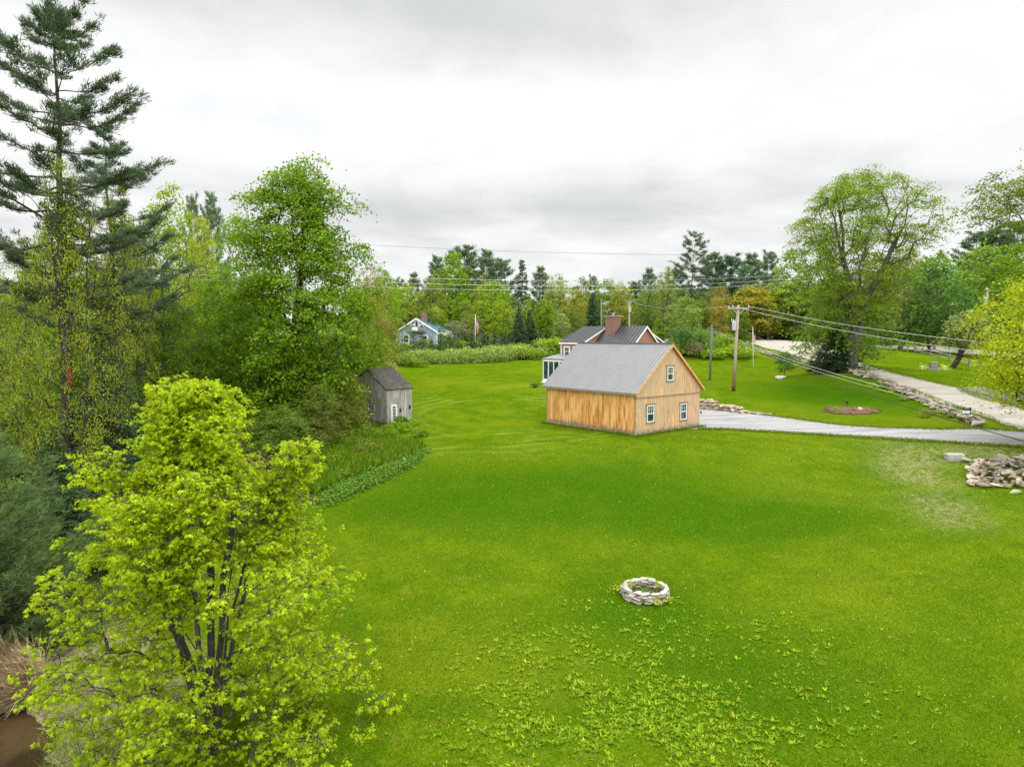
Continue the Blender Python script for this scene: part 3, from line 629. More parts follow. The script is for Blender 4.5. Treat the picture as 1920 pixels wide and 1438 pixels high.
window_on(shed, 'window', smap, 1.55, 1.10, .85, .55, 'trim_grey', 4, 2, .05, 'glass_dark', .06, False)
for x_, z_ in ((1.25, 1.02), (2.22, 1.2)): MB().box((x_, -.03, z_), (x_ + .17, -.003, z_ + .32)).build('hatch', M['black'], shed)

# ------------------------------------------------------------------ blue gabled house and sheds far off
q = at_depth(781.5, 640, 125.0); BB = np.array([q[0], q[1], g(q[0], q[1] + 3)])
bhz = BB[2]; ez = at_depth(781, 622, 125)[2] - bhz; az = at_depth(781, 597, 125)[2] - bhz; hw_ = 4.05
bh = empty('blue_house', BB, 'small blue grey house with teal roof and gable balcony beyond the hedge', 'house', rz=R(-8))
MB().prism([(-hw_, 0, -1), (hw_, 0, -1), (hw_, 0, ez), (0, 0, az - .1), (-hw_, 0, ez)], (0, .15, 0)).build('gable_wall', M['siding_blue'], bh)
MB().prism([(-hw_, 10, -1), (hw_, 10, -1), (hw_, 10, ez), (0, 10, az - .1), (-hw_, 10, ez)], (0, -.15, 0)).build('rear_gable', M['siding_blue'], bh)
for sg in (-1, 1): MB().box((min(sg * hw_, sg * (hw_ - .15)), .15, -1), (max(sg * hw_, sg * (hw_ - .15)), 9.85, ez)).build('side_wall', M['siding_blue'], bh)
bs = (az - ez) / hw_; rr = MB()
for sg in (-1, 1): rr.slab([(sg * (hw_ + .45), -.4, ez - .45 * bs + .05), (sg * (hw_ + .45), 10.4, ez - .45 * bs + .05), (0, 10.4, az + .05), (0, -.4, az + .05)], .14)
br = rr.build('roof', M['roof_teal'], bh)
t_ = MB()
for sg in (-1, 1):
    a = (sg * (hw_ + .46), ez - .45 * bs + .07); b = (0, az + .07)
    t_.hexa([(a[0], -.46, a[1] - .32), (b[0], -.46, b[1] - .32), (b[0], -.403, b[1] - .32), (a[0], -.403, a[1] - .32), (a[0], -.46, a[1]), (b[0], -.46, b[1]), (b[0], -.403, b[1]), (a[0], -.403, a[1])])
    MB().box((min(sg * (hw_ + .03), sg * (hw_ - .25)), -.04, -1), (max(sg * (hw_ + .03), sg * (hw_ - .25)), -.004, ez)).build('corner_board', M['white'], bh)
t_.build('rake_board', M['white'], bh)
bm_ = lambda s, o, z: (s, -o, z)
for s_, z_, w_, h_ in ((-2.55, .35, .95, 1.5), (1.05, .35, 1.0, 1.4), (-1.05, 3.05, .6, .75), (.62, 3.05, .6, .75)): window_on(bh, 'window', bm_, s_, z_, w_, h_, 'white', 1, 1, .08, 'glass_dark', .12)
dr = MB(); dr.box((-.42, -.03, 2.75), (.42, -.003, 4.55)); do = dr.build('door', M['white'], bh); MB().box((-.22, -.045, 3.3), (.22, -.032, 4.35)).build('pane', M['glass_dark'], do)
bc = MB(); bc.box((-1.75, -1.35, 2.45), (1.75, -.01, 2.6))
for x in np.linspace(-1.7, 1.7, 24): bc.box((x - .05, -1.33, 2.6), (x + .05, -1.28, 3.4))
bc.box((-1.75, -1.36, 3.4), (1.75, -1.24, 3.48)); bo = bc.build('balcony', M['pole_grey'], bh); MB().box((-.5, -1.40, 2.65), (.55, -1.365, 3.35)).build('white_panel', M['white'], bo)
ch = MB(); ch.box((.35, 2.2, az - .8), (1.25, 3.1, az + 1.35)); ch.box((.27, 2.12, az + 1.352), (1.33, 3.18, az + 1.5)); ch.build('chimney', M['brick'], br)
ss_ = MB(); ss_.slab([(hw_ + .1, 1, ez - .35), (hw_ + .1, 7, ez - .35), (hw_ + 2.2, 7, ez - .75), (hw_ + 2.2, 1, ez - .75)], .12); ss_.build('side_roof', M['white'], bh)
M['tarp_green'] = plain('green_canopy', (.02, .20, .13), .6, .15, 2)
q = at_depth(834, 640, 128.0); gs = empty('green_shed', (q[0], q[1], g(q[0], q[1])), 'little green sided shed against the right side of the blue house', 'shed')
MB().box((-1.1, 0, -.5), (1.1, 3, 2.3)).build('body', M['tarp_green'], gs); rr = MB(); rr.slab([(-1.3, -.2, 2.3), (-1.3, 3.2, 2.3), (0, 3.2, 2.95), (0, -.2, 2.95)], .08); rr.slab([(1.3, -.2, 2.3), (1.3, 3.2, 2.3), (0, 3.2, 2.95), (0, -.2, 2.95)], .08); rr.build('roof', M['tarp_green'], gs)
M['barn_red'] = plain('dull_red_boards', (.16, .06, .045), .8, .25, 3)
q = at_depth(696, 645, 92.0); ws = empty('white_roofed_shed', (q[0], q[1], g(q[0], q[1])), 'shed with pale metal roof half hidden by trees left of the blue house', 'shed', rz=R(20))
MB().prism([(-1.5, 0, -.5), (1.5, 0, -.5), (1.5, 0, 1.7), (0, 0, 2.5), (-1.5, 0, 1.7)], (0, 3.4, 0)).build('body', M['barn_red'], ws)
rr = MB(); rr.slab([(-1.75, -.2, 1.65), (-1.75, 3.6, 1.65), (0, 3.6, 2.6), (0, -.2, 2.6)], .07); rr.slab([(1.75, -.2, 1.65), (1.75, 3.6, 1.65), (0, 3.6, 2.6), (0, -.2, 2.6)], .07); rr.build('roof', M['white'], ws)
# ------------------------------------------------------------------ plants: builders working on numpy arrays
def rot_from(nrm, spin):
    """N rotation matrices whose third column is nrm, spun about it"""
    nrm = nrm / np.linalg.norm(nrm, axis=1, keepdims=True)
    ref = np.where(np.abs(nrm[:, 2:3]) < .9, [[0., 0, 1]], [[1., 0, 0]])
    a = np.cross(ref, nrm); a /= np.linalg.norm(a, axis=1, keepdims=True); b = np.cross(nrm, a)
    c, s = np.cos(spin)[:, None], np.sin(spin)[:, None]
    return np.stack([a * c + b * s, b * c - a * s, nrm], -1)
KITE = (np.array([[0, 0, 0], [.42, .45, .10], [0, 1.0, -.06], [-.42, .45, .10]]), np.array([[0, 1, 2, 3]]))
# a lobed leaf: three pointed lobes meeting at the stalk, drooping at the tips
LOBED = (np.array([[0, 0, 0], [.22, .30, .03], [.62, .62, -.16], [.18, .58, .03], [0, 1.05, -.22], [-.18, .58, .03], [-.62, .62, -.16], [-.22, .30, .03]]) - np.array([0, .1, 0]),
         np.array([[0, 1, 2, 3], [0, 3, 4, 5], [0, 5, 6, 7]]))
BLADE = (np.array([[-.5, 0, 0], [.5, 0, 0], [.28, 1.0, .0], [-.1, 1.0, 0]]), np.array([[0, 1, 2, 3]]))
def cards(C, nrm, spin, size, tmpl=KITE, wide=1.0):
    t, q = tmpl; Rm = rot_from(nrm, spin); size = np.broadcast_to(np.asarray(size, float), (len(C),))
    tt = t * np.array([wide, 1, 1])
    V = C[:, None, :] + np.einsum('nij,kj->nki', Rm, tt) * size[:, None, None]
    Q = (np.arange(len(C)) * len(t))[:, None, None] + q[None]
    return V.reshape(-1, 3), Q.reshape(-1, 4)
def along(C, d, up, size, width):
    """long thin cards pointing along d"""
    d = d / np.linalg.norm(d, axis=1, keepdims=True); s = np.cross(d, up); s /= np.maximum(np.linalg.norm(s, axis=1, keepdims=True), 1e-6)
    size = np.broadcast_to(np.asarray(size, float), (len(C),))[:, None]; wd = np.broadcast_to(np.asarray(width, float), (len(C),))[:, None] / 2
    V = np.stack([C - s * wd * .5, C + d * size * .45 - s * wd, C + d * size, C + d * size * .45 + s * wd], 1)
    return V.reshape(-1, 3), (np.arange(len(C)) * 4)[:, None] + np.array([[0, 1, 2, 3]])
def cat(*parts):
    V = []; Q = []; n = 0
    for v, q in parts: V.append(v); Q.append(q + n); n += len(v)
    return np.concatenate(V), np.concatenate(Q)
def tubes(A, B, ra, rb, n=5):
    """a frustum for each segment"""
    d = B - A; L = np.linalg.norm(d, axis=1, keepdims=True); ok = L[:, 0] > 1e-4; A, B, d, ra, rb = A[ok], B[ok], d[ok] / L[ok], ra[ok], rb[ok]
    Rm = rot_from(d, np.zeros(len(d))); an = np.arange(n) * 2 * np.pi / n
    ring = np.stack([np.cos(an), np.sin(an), np.zeros(n)], -1); off = np.einsum('nij,kj->nki', Rm, ring)
    V = np.concatenate([A[:, None] + off * ra[:, None, None], B[:, None] + off * rb[:, None, None]], 1)
    i = np.arange(n); q = np.stack([i, (i + 1) % n, n + (i + 1) % n, n + i], -1)
    return V.reshape(-1, 3), ((np.arange(len(A)) * 2 * n)[:, None, None] + q[None]).reshape(-1, 4)

def wobble(p, ph, s):
    return (np.sin(p[:, 0] * s + ph) + np.sin(p[:, 1] * s * 1.1 + ph * 1.7) + np.sin(p[:, 2] * s * 1.3 + ph * 2.3) + np.sin((p[:, 0] + p[:, 1] - p[:, 2]) * s * .7 + ph * .6)) / 4

def grow(stems, pts, rise=.45, r0=.2, rmin=.012, power=.5, sub=2, seed=0, pull=1.4):
    """joins cloud points to stems by a natural looking branch net; returns segment arrays (A, B, ra, rb) and parents of the points"""
    rs = np.random.RandomState(seed); N = []; par = []
    for st in stems:
        for i, p in enumerate(st): N.append(np.array(p, float)); par.append(-1 if i == 0 else len(N) - 2)
    nst = len(N); core = np.array(N)
    d0 = np.min(np.linalg.norm(pts[:, None, :] - core[None], axis=2), axis=1); order = np.argsort(d0); tips = np.zeros(len(pts), int)
    cap = len(N) + len(pts) * (sub + 1); X = np.zeros((cap, 3)); X[:len(N)] = core; n = len(N); par = par + [0] * (cap - n)
    for i in order:
        p = pts[i]; v = p - X[:n]; d = np.linalg.norm(v, axis=1); h = np.hypot(v[:, 0], v[:, 1])
        cost = d + pull * np.maximum(0, rise * h - v[:, 2]) + .25 * np.maximum(0, v[:, 2] - 2.2 * h - .8)
        j = int(np.argmin(cost)); a = X[j].copy(); last = j; dd = d[j]
        for s in range(1, sub + 1):
            t = s / (sub + 1); q = a * (1 - t) + p * t; q[2] += dd * .10 * math.sin(math.pi * t); q += rs.normal(0, .035 * dd, 3)
            X[n] = q; par[n] = last; last = n; n += 1
        X[n] = p; par[n] = last; tips[i] = n; n += 1
    cnt = np.zeros(n); cnt[tips] = 1
    for i in range(n - 1, -1, -1):
        if i >= nst and par[i] >= 0: cnt[par[i]] += cnt[i]
    for st_i in range(nst - 1, 0, -1):
        if par[st_i] >= 0: cnt[par[st_i]] += cnt[st_i]
    mx = max(cnt.max(), 1); rad = np.maximum(rmin, r0 * (np.maximum(cnt, .6) / mx) ** power)
    ids = np.array([i for i in range(n) if par[i] >= 0]); pp_ = np.array([par[i] for i in ids])
    ra = np.minimum(rad[pp_], rad[ids] * 1.6); ra[ids < nst] = rad[pp_][ids < nst]
    return X[pp_], X[ids], ra, rad[ids], X[par_of(tips, par)]
def par_of(t, par): return np.array([par[i] for i in t])

def prof_fn(tab):
    a = np.array(tab, float); return lambda t: np.interp(t, a[:, 0], a[:, 1])
def broadleaf(seed, h, wd, base, prof, ncl, per, leaf, clump, r0, flat=.45, stems=1, gap=.12, lob=.22, droop=.25, tmpl=KITE, core=.3, lean=0.0, fork=.5, rise=.45, rmin=.012, tips_only=False, up=.9, power=.5, spread=.4, jag=.0, forkz=0.0):
    """returns (trunk arrays, crown arrays); crown fills a lobed, gappy envelope prof(t) between base and h"""
    rs = np.random.RandomState(seed); pf = prof_fn(prof); ph = rs.uniform(0, 6, 4)
    n = int(ncl * 2.2); t = rs.uniform(0, 1, n); th = rs.uniform(0, 2 * np.pi, n)
    keepw = pf(t) ** 1.2; k_ = rs.uniform(0, keepw.max(), n) < keepw + .08; t, th = t[k_], th[k_]
    fr = rs.uniform(core ** 2, 1, len(t)) ** .5
    lobes = 1 + lob * (.6 * np.sin(3 * th + ph[0] + 4 * t) + .4 * np.sin(5 * th + ph[1] - 7 * t) + .5 * np.sin(9 * t + ph[2] + 2 * th)) + rs.normal(0, jag, len(t))
    rad = wd / 2 * pf(t) * fr * lobes
    P = np.stack([rad * np.cos(th), rad * np.sin(th), base + t * (h - base)], -1)
    P[:, 2] += rs.normal(0, .03 * (h - base), len(P)) - .10 * rad
    wv = wobble(P, ph[3], 2 * np.pi / (wd * .42)); P = P[wv > np.quantile(wv, gap)][:ncl]
    P = P[P[:, 2] > .25]
    S = []
    if stems == 1:
        z = np.linspace(-.3, base + (h - base) * fork, 9); x = np.cumsum(rs.normal(0, .012 * h, 9)); y = np.cumsum(rs.normal(0, .012 * h, 9)); x -= x[0]; y -= y[0]
        S.append(np.stack([x, y, z], -1))
    else:
        for i in range(stems):
            a = 2 * np.pi * i / stems + rs.uniform(-.4, .4); out = rs.uniform(.5, 1.1) * wd / 2 * spread; top = base + (h - base) * rs.uniform(.55, .9); tt = np.linspace(0, 1, 10)
            b0 = .05 * wd / 2 * min(1, r0 * 6) if forkz == 0 else r0 * .45
            S.append(np.stack([np.cos(a) * (b0 + out * np.maximum(0, (tt - forkz) / (1 - forkz)) ** (1.4 if forkz == 0 else 1.05)) + np.r_[0, np.cumsum(rs.normal(0, .01 * h, 9))], np.sin(a) * (b0 + out * np.maximum(0, (tt - forkz) / (1 - forkz)) ** (1.4 if forkz == 0 else 1.05)) + np.r_[0, np.cumsum(rs.normal(0, .01 * h, 9))], -.3 + (top + .3) * tt], -1))
    A, B, ra, rb, pp = grow(S, P, rise, r0, rmin, power, 2, seed)
    tr = tubes(A, B, ra, rb, 6 if r0 > .12 else 5)
    # leaves: flat sprays round each cloud point, tipping outwards, thinning towards the twig's root
    m = len(P) * per; ci = np.repeat(np.arange(len(P)), per); c = P[ci]
    cl = clump * rs.uniform(.7, 1.3, len(P))[ci]
    off = rs.normal(0, 1, (m, 3)) * np.stack([cl, cl, cl * flat], -1)
    out = c - np.array([0, 0, 0]); out[:, 2] = 0; on = np.linalg.norm(out, axis=1, keepdims=True); out = out / np.maximum(on, 1e-3)
    rr = np.hypot(off[:, 0], off[:, 1]); off[:, 2] -= droop * rr + .25 * (off * out).sum(1)
    nr = np.array([[0, 0, up]]) + out * .35 + rs.normal(0, .55, (m, 3))
    cr = cards(c + off, nr, rs.uniform(0, 2 * np.pi, m), leaf * rs.uniform(.65, 1.35, m), tmpl)
    return tr, cr

def pine(seed, h, wd, base, whorl, nb, tufts, needle, nper, r0, prof, upturn=.25, ang=.18, width=.03, dead=0, flat=.5, bare=.45, jag=.25, droop=0.0):
    """conifer with whorls of boughs carrying needle tufts in flat plumes"""
    rs = np.random.RandomState(seed); pf = prof_fn(prof); A = []; B = []; RA = []; RB = []; TP = []; TD = []
    zz = np.linspace(-.3, h, 14); sx = np.r_[0, np.cumsum(rs.normal(0, .004 * h, 13))]; sy = np.r_[0, np.cumsum(rs.normal(0, .004 * h, 13))]
    cx = lambda z: np.interp(z, zz, sx); cy = lambda z: np.interp(z, zz, sy); tr_ = lambda z: r0 * np.maximum(.04, 1 - np.maximum(z, 0) / h) ** .85
    for i in range(13):
        A.append((sx[i], sy[i], zz[i])); B.append((sx[i + 1], sy[i + 1], zz[i + 1])); RA.append(tr_(zz[i])); RB.append(tr_(zz[i + 1]))
    z = base; ph = rs.uniform(0, 6)
    while z < h * .985:
        t = (z - base) / (h - base); k = max(3, int(round(nb * (1 - .35 * t) + rs.uniform(-1, 1)))); a0 = rs.uniform(0, 6.28)
        for j in range(k):
            a = a0 + 6.283 * j / k + rs.uniform(-.35, .35); L = wd / 2 * float(pf(t)) * rs.uniform(1 - jag, 1 + jag * .6)
            if L < .15: continue
            e = ang + .42 * t ** 1.6 + rs.uniform(-.12, .12) - droop; zb = z + rs.uniform(-.3, .3) * whorl; p = np.array([cx(zb), cy(zb), zb]); m = 6; rb0 = min(tr_(zb) * .42, .03 + .012 * L); prev = p
            dirv = np.array([math.cos(a), math.sin(a)]); pts = [p]
            for s in range(1, m + 1):
                f = s / m; q = np.array([p[0] + dirv[0] * L * f * math.cos(e), p[1] + dirv[1] * L * f * math.cos(e), p[2] + L * (f * math.sin(e) + upturn * f * f * f - .06 * math.sin(3.1 * f))]) + rs.normal(0, .015 * L, 3)
                A.append(prev); B.append(q); RA.append(rb0 * (1 - (s - 1) / m * .85)); RB.append(rb0 * (1 - f * .85)); prev = q; pts.append(q)
            if rs.uniform() < dead * (1 - t): continue
            pts = np.array(pts); nt = max(3, int(tufts * (.35 + L / (wd / 2))))
            f = bare + (1 - bare) * rs.uniform(0, 1, nt) ** .8 if t < .8 else rs.uniform(.15, 1, nt)
            q = np.stack([np.interp(f, np.linspace(0, 1, m + 1), pts[:, c]) for c in range(3)], -1)
            sd = np.array([-dirv[1], dirv[0], 0]); lat = rs.uniform(-1, 1, nt) * .30 * L * (1.12 - f) + rs.normal(0, .05 * L, nt)
            tip = q + sd * lat[:, None] + np.array([dirv[0], dirv[1], .25])[None] * (np.abs(lat) * .7)[:, None]; tip[:, 2] += rs.normal(0, .05 * L * flat, nt)
            for qq, ti in zip(q, tip):
                A.append(qq); B.append(ti); RA.append(.012 * max(1, width / .03)); RB.append(.006)
            TP.append(tip); TD.append(np.tile([dirv[0], dirv[1], .55], (nt, 1)) + sd[None] * (lat / max(L, .1) * 2)[:, None])
        z += whorl * rs.uniform(.75, 1.25)
    tr = tubes(np.array(A, float), np.array(B, float), np.array(RA, float), np.array(RB, float), 5)
    TP = np.concatenate(TP); TD = np.concatenate(TD); c = np.repeat(TP, nper, 0); d = np.repeat(TD, nper, 0)
    d = d / np.linalg.norm(d, axis=1, keepdims=True) + rs.normal(0, .62, d.shape) * np.array([1, 1, .6]); d[:, 2] += .15
    c = c + rs.normal(0, needle * .35, c.shape) * np.array([1, 1, .5])
    return tr, along(c, d, np.tile([0, 0, 1.], (len(c), 1)) + rs.normal(0, .5, c.shape), needle * rs.uniform(.7, 1.2, len(c)), width)

def spruce(seed, h, wd, base, layers, nb, per, size, r0, droop=.35, width=.1, prof=((0, .95), (.15, 1), (1, .03)), jag=.22):
    """dense cone of sloping boughs with hanging twigs"""
    rs = np.random.RandomState(seed); pf = prof_fn(prof); C = []; D = []; A = [(0, 0, -.3)]; B = [(0, 0, h)]; RA = [r0]; RB = [.02]
    for i in range(layers):
        t = (i + rs.uniform(-.4, .4)) / layers; t = min(max(t, 0), .99); z = base + (h - base) * t; k = max(3, int(nb * (1 - .6 * t)))
        for j in range(k):
            a = rs.uniform(0, 6.283); L = wd / 2 * float(pf(t)) * rs.uniform(1 - jag, 1.08); n = max(3, int(per * (.25 + L / (wd / 2)))); f = rs.uniform(.15, 1, n) ** .7
            dv = np.array([math.cos(a), math.sin(a)]); sd = np.array([-dv[1], dv[0]]); lat = rs.normal(0, .16, n) * L * (1.15 - f)
            P = np.stack([dv[0] * L * f + sd[0] * lat, dv[1] * L * f + sd[1] * lat, z - droop * L * f + .16 * L * f * f * f + rs.normal(0, .03 * L, n)], -1)
            C.append(P); D.append(np.stack([dv[0] + sd[0] * lat / max(L, .1) * 3, dv[1] + sd[1] * lat / max(L, .1) * 3, np.full(n, -.25)], -1))
            A.append((0, 0, z)); B.append((dv[0] * L * .9, dv[1] * L * .9, z - droop * L * .85)); RA.append(.02 + .012 * L); RB.append(.006)
    C = np.concatenate(C); D = np.concatenate(D) + rs.normal(0, .35, (len(C), 3))
    return tubes(np.array(A, float), np.array(B, float), np.array(RA), np.array(RB), 5), along(C, D, np.tile([0, 0, 1.], (len(C), 1)) + rs.normal(0, .45, C.shape), size * rs.uniform(.6, 1.25, len(C)), width * rs.uniform(.7, 1.2, len(C)))

def shrub(seed, blobs, n, leaf, tmpl=KITE, shell=.65, up=.6, low=-.3):
    """leaves filling the outer part of a few ellipsoids (x, y, z, rx, ry, rz)"""
    rs = np.random.RandomState(seed); b = np.array(blobs, float); vol = (b[:, 3] * b[:, 4] * b[:, 5]) ** .67; i = rs.choice(len(b), n, p=vol / vol.sum())
    d = rs.normal(0, 1, (n, 3)); d /= np.linalg.norm(d, axis=1, keepdims=True); d[:, 2] = np.where(d[:, 2] < low, -d[:, 2], d[:, 2])
    r = rs.uniform(shell ** 3, 1.12, n) ** (1 / 3.) * (1 + .16 * np.sin(d[:, 0] * 7 + i) * np.sin(d[:, 1] * 8 + 2 * i) + rs.normal(0, .07, n)); off = d * r[:, None] * b[i, 3:6]
    P = b[i, :3] + off; ok = P[:, 2] > -.05; P, d = P[ok], d[ok]
    return cards(P, d * .6 + np.array([[0, 0, up]]) + rs.normal(0, .5, P.shape), rs.uniform(0, 6.28, len(P)), leaf * rs.uniform(.6, 1.4, len(P)), tmpl)

PROTO = {}
def proto(key, arrs, h, wd, leafmat='leaf'):
    PROTO[key] = dict(tr=arrs[0], cr=arrs[1], h=h, w=wd, mt=np_mesh('trunk', arrs[0][0], arrs[0][1], (M['bark'],)), mc=np_mesh('crown', arrs[1][0], arrs[1][1], (M[leafmat],)))
BARK = {'dark': (.055, .045, .036), 'grey': (.14, .13, .115), 'pale': (.50, .48, .44), 'brown': (.10, .075, .05)}
def plant(kind, loc, h, wd, col, name, label, category='tree', group=None, bark='grey', rz=None):
    """a tree from a builder's mesh, stretched to the height and width the photo shows"""
    p = PROTO[kind]; o = empty(name, loc, label, category, group, random.uniform(0, 6.28) if rz is None else rz)
    o.scale = (wd / p['w'], wd / p['w'], h / p['h'])
    link('trunk', p['mt'], o, BARK[bark]); link('crown', p['mc'], o, col); return o

ROUND = ((0, .55), (.12, .85), (.35, 1), (.6, .95), (.8, .72), (.93, .42), (1, .12))
OVAL = ((0, .45), (.2, .85), (.45, 1), (.7, .78), (.88, .45), (1, .08))
TALL = ((0, .55), (.2, .9), (.5, 1), (.75, .75), (.9, .45), (1, .1))
DOME = ((0, .35), (.25, .75), (.5, .95), (.72, 1), (.88, .8), (.97, .45), (1, .2))
def protos():
    # background kinds, drawn 15 m tall
    for i in range(3):
        proto('round%d' % i, broadleaf(11 + i, 15, 10.5, 2.2, ROUND, 170, 30, .42, .62, .22, stems=1, gap=.16, lob=.26, rmin=.03, fork=.45, power=.55), 15, 10.5)
        proto('oval%d' % i, broadleaf(31 + i, 15, 7.5, 2.0, OVAL, 150, 30, .38, .5, .18, gap=.16, lob=.28, rmin=.028, fork=.7, power=.55), 15, 7.5)
        proto('birch%d' % i, broadleaf(51 + i, 15, 5.0, 3.0, TALL, 110, 30, .32, .42, .13, gap=.15, lob=.3, rmin=.022, fork=.85, power=.55), 15, 5)
    proto('loose0', broadleaf(71, 15, 10, 3.0, DOME, 130, 20, .34, .5, .2, gap=.2, lob=.32, rmin=.025, fork=.3, stems=3, spread=.5), 15, 10)
    proto('loose1', broadleaf(72, 15, 9, 2.5, OVAL, 120, 18, .32, .48, .2, gap=.22, lob=.32, rmin=.025, fork=.6), 15, 9)
    proto('bare0', broadleaf(75, 15, 8, 4.0, DOME, 160, 3, .25, .4, .16, gap=.1, lob=.3, rmin=.02, fork=.5, stems=3, spread=.4), 15, 8)
    PW = ((0, .75), (.2, 1), (.45, .85), (.75, .55), (.92, .28), (1, .06))
    for i in range(2):
        proto('pine%d' % i, pine(91 + i, 20, 9.5, 4, 1.05, 6, 22, .62, 10, .26, PW, width=.13, bare=.3, jag=.42, ang=.14, flat=.35), 20, 9.5, 'needle')
        proto('spruce%d' % i, spruce(101 + i, 15, 6.4, .6, 40, 13, 30, .62, .18, width=.2), 15, 6.4, 'needle')
    proto('flatpine', pine(95, 22, 10, 9, 1.05, 6, 18, .55, 11, .24, ((0, .9), (.2, .75), (.45, 1.0), (.7, .8), (.88, .55), (1, .3)), width=.10, bare=.45, ang=.02, upturn=.12, jag=.35), 22, 10, 'needle')
# ------------------------------------------------------------------ trees
random.seed(4); protos()
_old = proto
for p in PROTO.values():
    v = p['cr'][0]; p['h'] = float(np.quantile(v[:, 2], .999)); p['w'] = float(2 * np.quantile(np.hypot(v[:, 0], v[:, 1]), .97))
def special(key, arrs, leafmat='leaf'):
    v = arrs[1][0]; proto(key, arrs, float(np.quantile(v[:, 2], .999)), float(2 * np.quantile(np.hypot(v[:, 0], v[:, 1]), .97)), leafmat)
MIDP = ((0, .6), (.15, .9), (.4, 1), (.65, .85), (.85, .5), (1, .12))
for i in range(3):
    special('mid%d' % i, broadleaf(201 + i, 14, 10, 1.2, MIDP, 330, 50, .20, .46, .2, gap=.14, lob=.28, rmin=.02, fork=.6, stems=1 + (i == 1), spread=.35, power=.55))
special('sparse', broadleaf(211, 15, 10, 1.5, MIDP, 460, 40, .105, .30, .15, gap=.18, lob=.3, rmin=.018, fork=.6, stems=2, spread=.4))
special('tallgrey', broadleaf(214, 17, 9, 5, DOME, 200, 9, .22, .40, .2, gap=.2, lob=.3, rmin=.02, fork=.75, stems=2, spread=.35))
special('edgemaple', broadleaf(219, 13, 13, 3.4, ROUND, 560, 70, .17, .5, .25, gap=.16, lob=.25, rmin=.015, fork=.5, flat=.35, droop=.35))
special('highcrown', broadleaf(217, 24, 15, 14, ((0, .6), (.3, 1), (.6, .9), (.85, .6), (1, .2)), 560, 62, .19, .5, .34, gap=.2, lob=.3, rmin=.02, fork=.5, flat=.3, stems=1))
special('bigmaple', broadleaf(221, 21, 13, 1.4, ((0, .75), (.12, .98), (.3, 1), (.5, .88), (.68, .70), (.82, .55), (.93, .34), (1, .1)), 850, 86, .195, .52, .42, gap=.17, lob=.30, rmin=.018, fork=.75, stems=1, flat=.32, droop=.32, jag=.07))
special('openmaple', broadleaf(233, 24, 16, 6.5, ((0, .45), (.15, .62), (.35, .85), (.6, 1), (.8, .92), (.93, .62), (1, .2)), 760, 70, .19, .55, .40, gap=.20, lob=.26, rmin=.02, fork=.3, stems=5, spread=.62, flat=.3, droop=.25, rise=.7, power=.55, forkz=.38))
special('skirt', broadleaf(239, 9, 13, .8, ((0, .5), (.2, .9), (.5, 1), (.8, .7), (1, .3)), 240, 34, .27, .55, .16, gap=.12, lob=.3, rmin=.02, fork=.6, flat=.35))
special('whitepine', pine(241, 25, 10.5, 10.5, 1.05, 6, 40, .34, 19, .40, ((0, .80), (.12, .95), (.32, 1), (.55, .85), (.78, .62), (.92, .40), (1, .12)), width=.05, bare=.34, dead=.10, jag=.5, ang=.02, upturn=.14, flat=.22), 'needle')
special('whitepine2', pine(247, 22, 10.5, 8.5, 1.15, 6, 36, .34, 17, .32, ((0, .95), (.15, 1), (.45, .78), (.75, .45), (.92, .22), (1, .06)), width=.05, bare=.33, dead=.15, jag=.5, ang=.04, upturn=.18, flat=.24), 'needle')
special('youngpine', pine(251, 8, 6, .3, .55, 7, 30, .24, 22, .12, ((0, .9), (.2, 1), (.6, .7), (1, .08)), width=.016, bare=.25, jag=.25, ang=.22, upturn=.25, flat=.7), 'needle')
special('hemlock', spruce(261, 13, 7.5, .3, 60, 14, 44, .34, .2, droop=.28, width=.085, jag=.35), 'needle')
special('smallspruce', spruce(263, 4, 2.2, .1, 16, 8, 14, .34, .07, width=.12), 'needle')

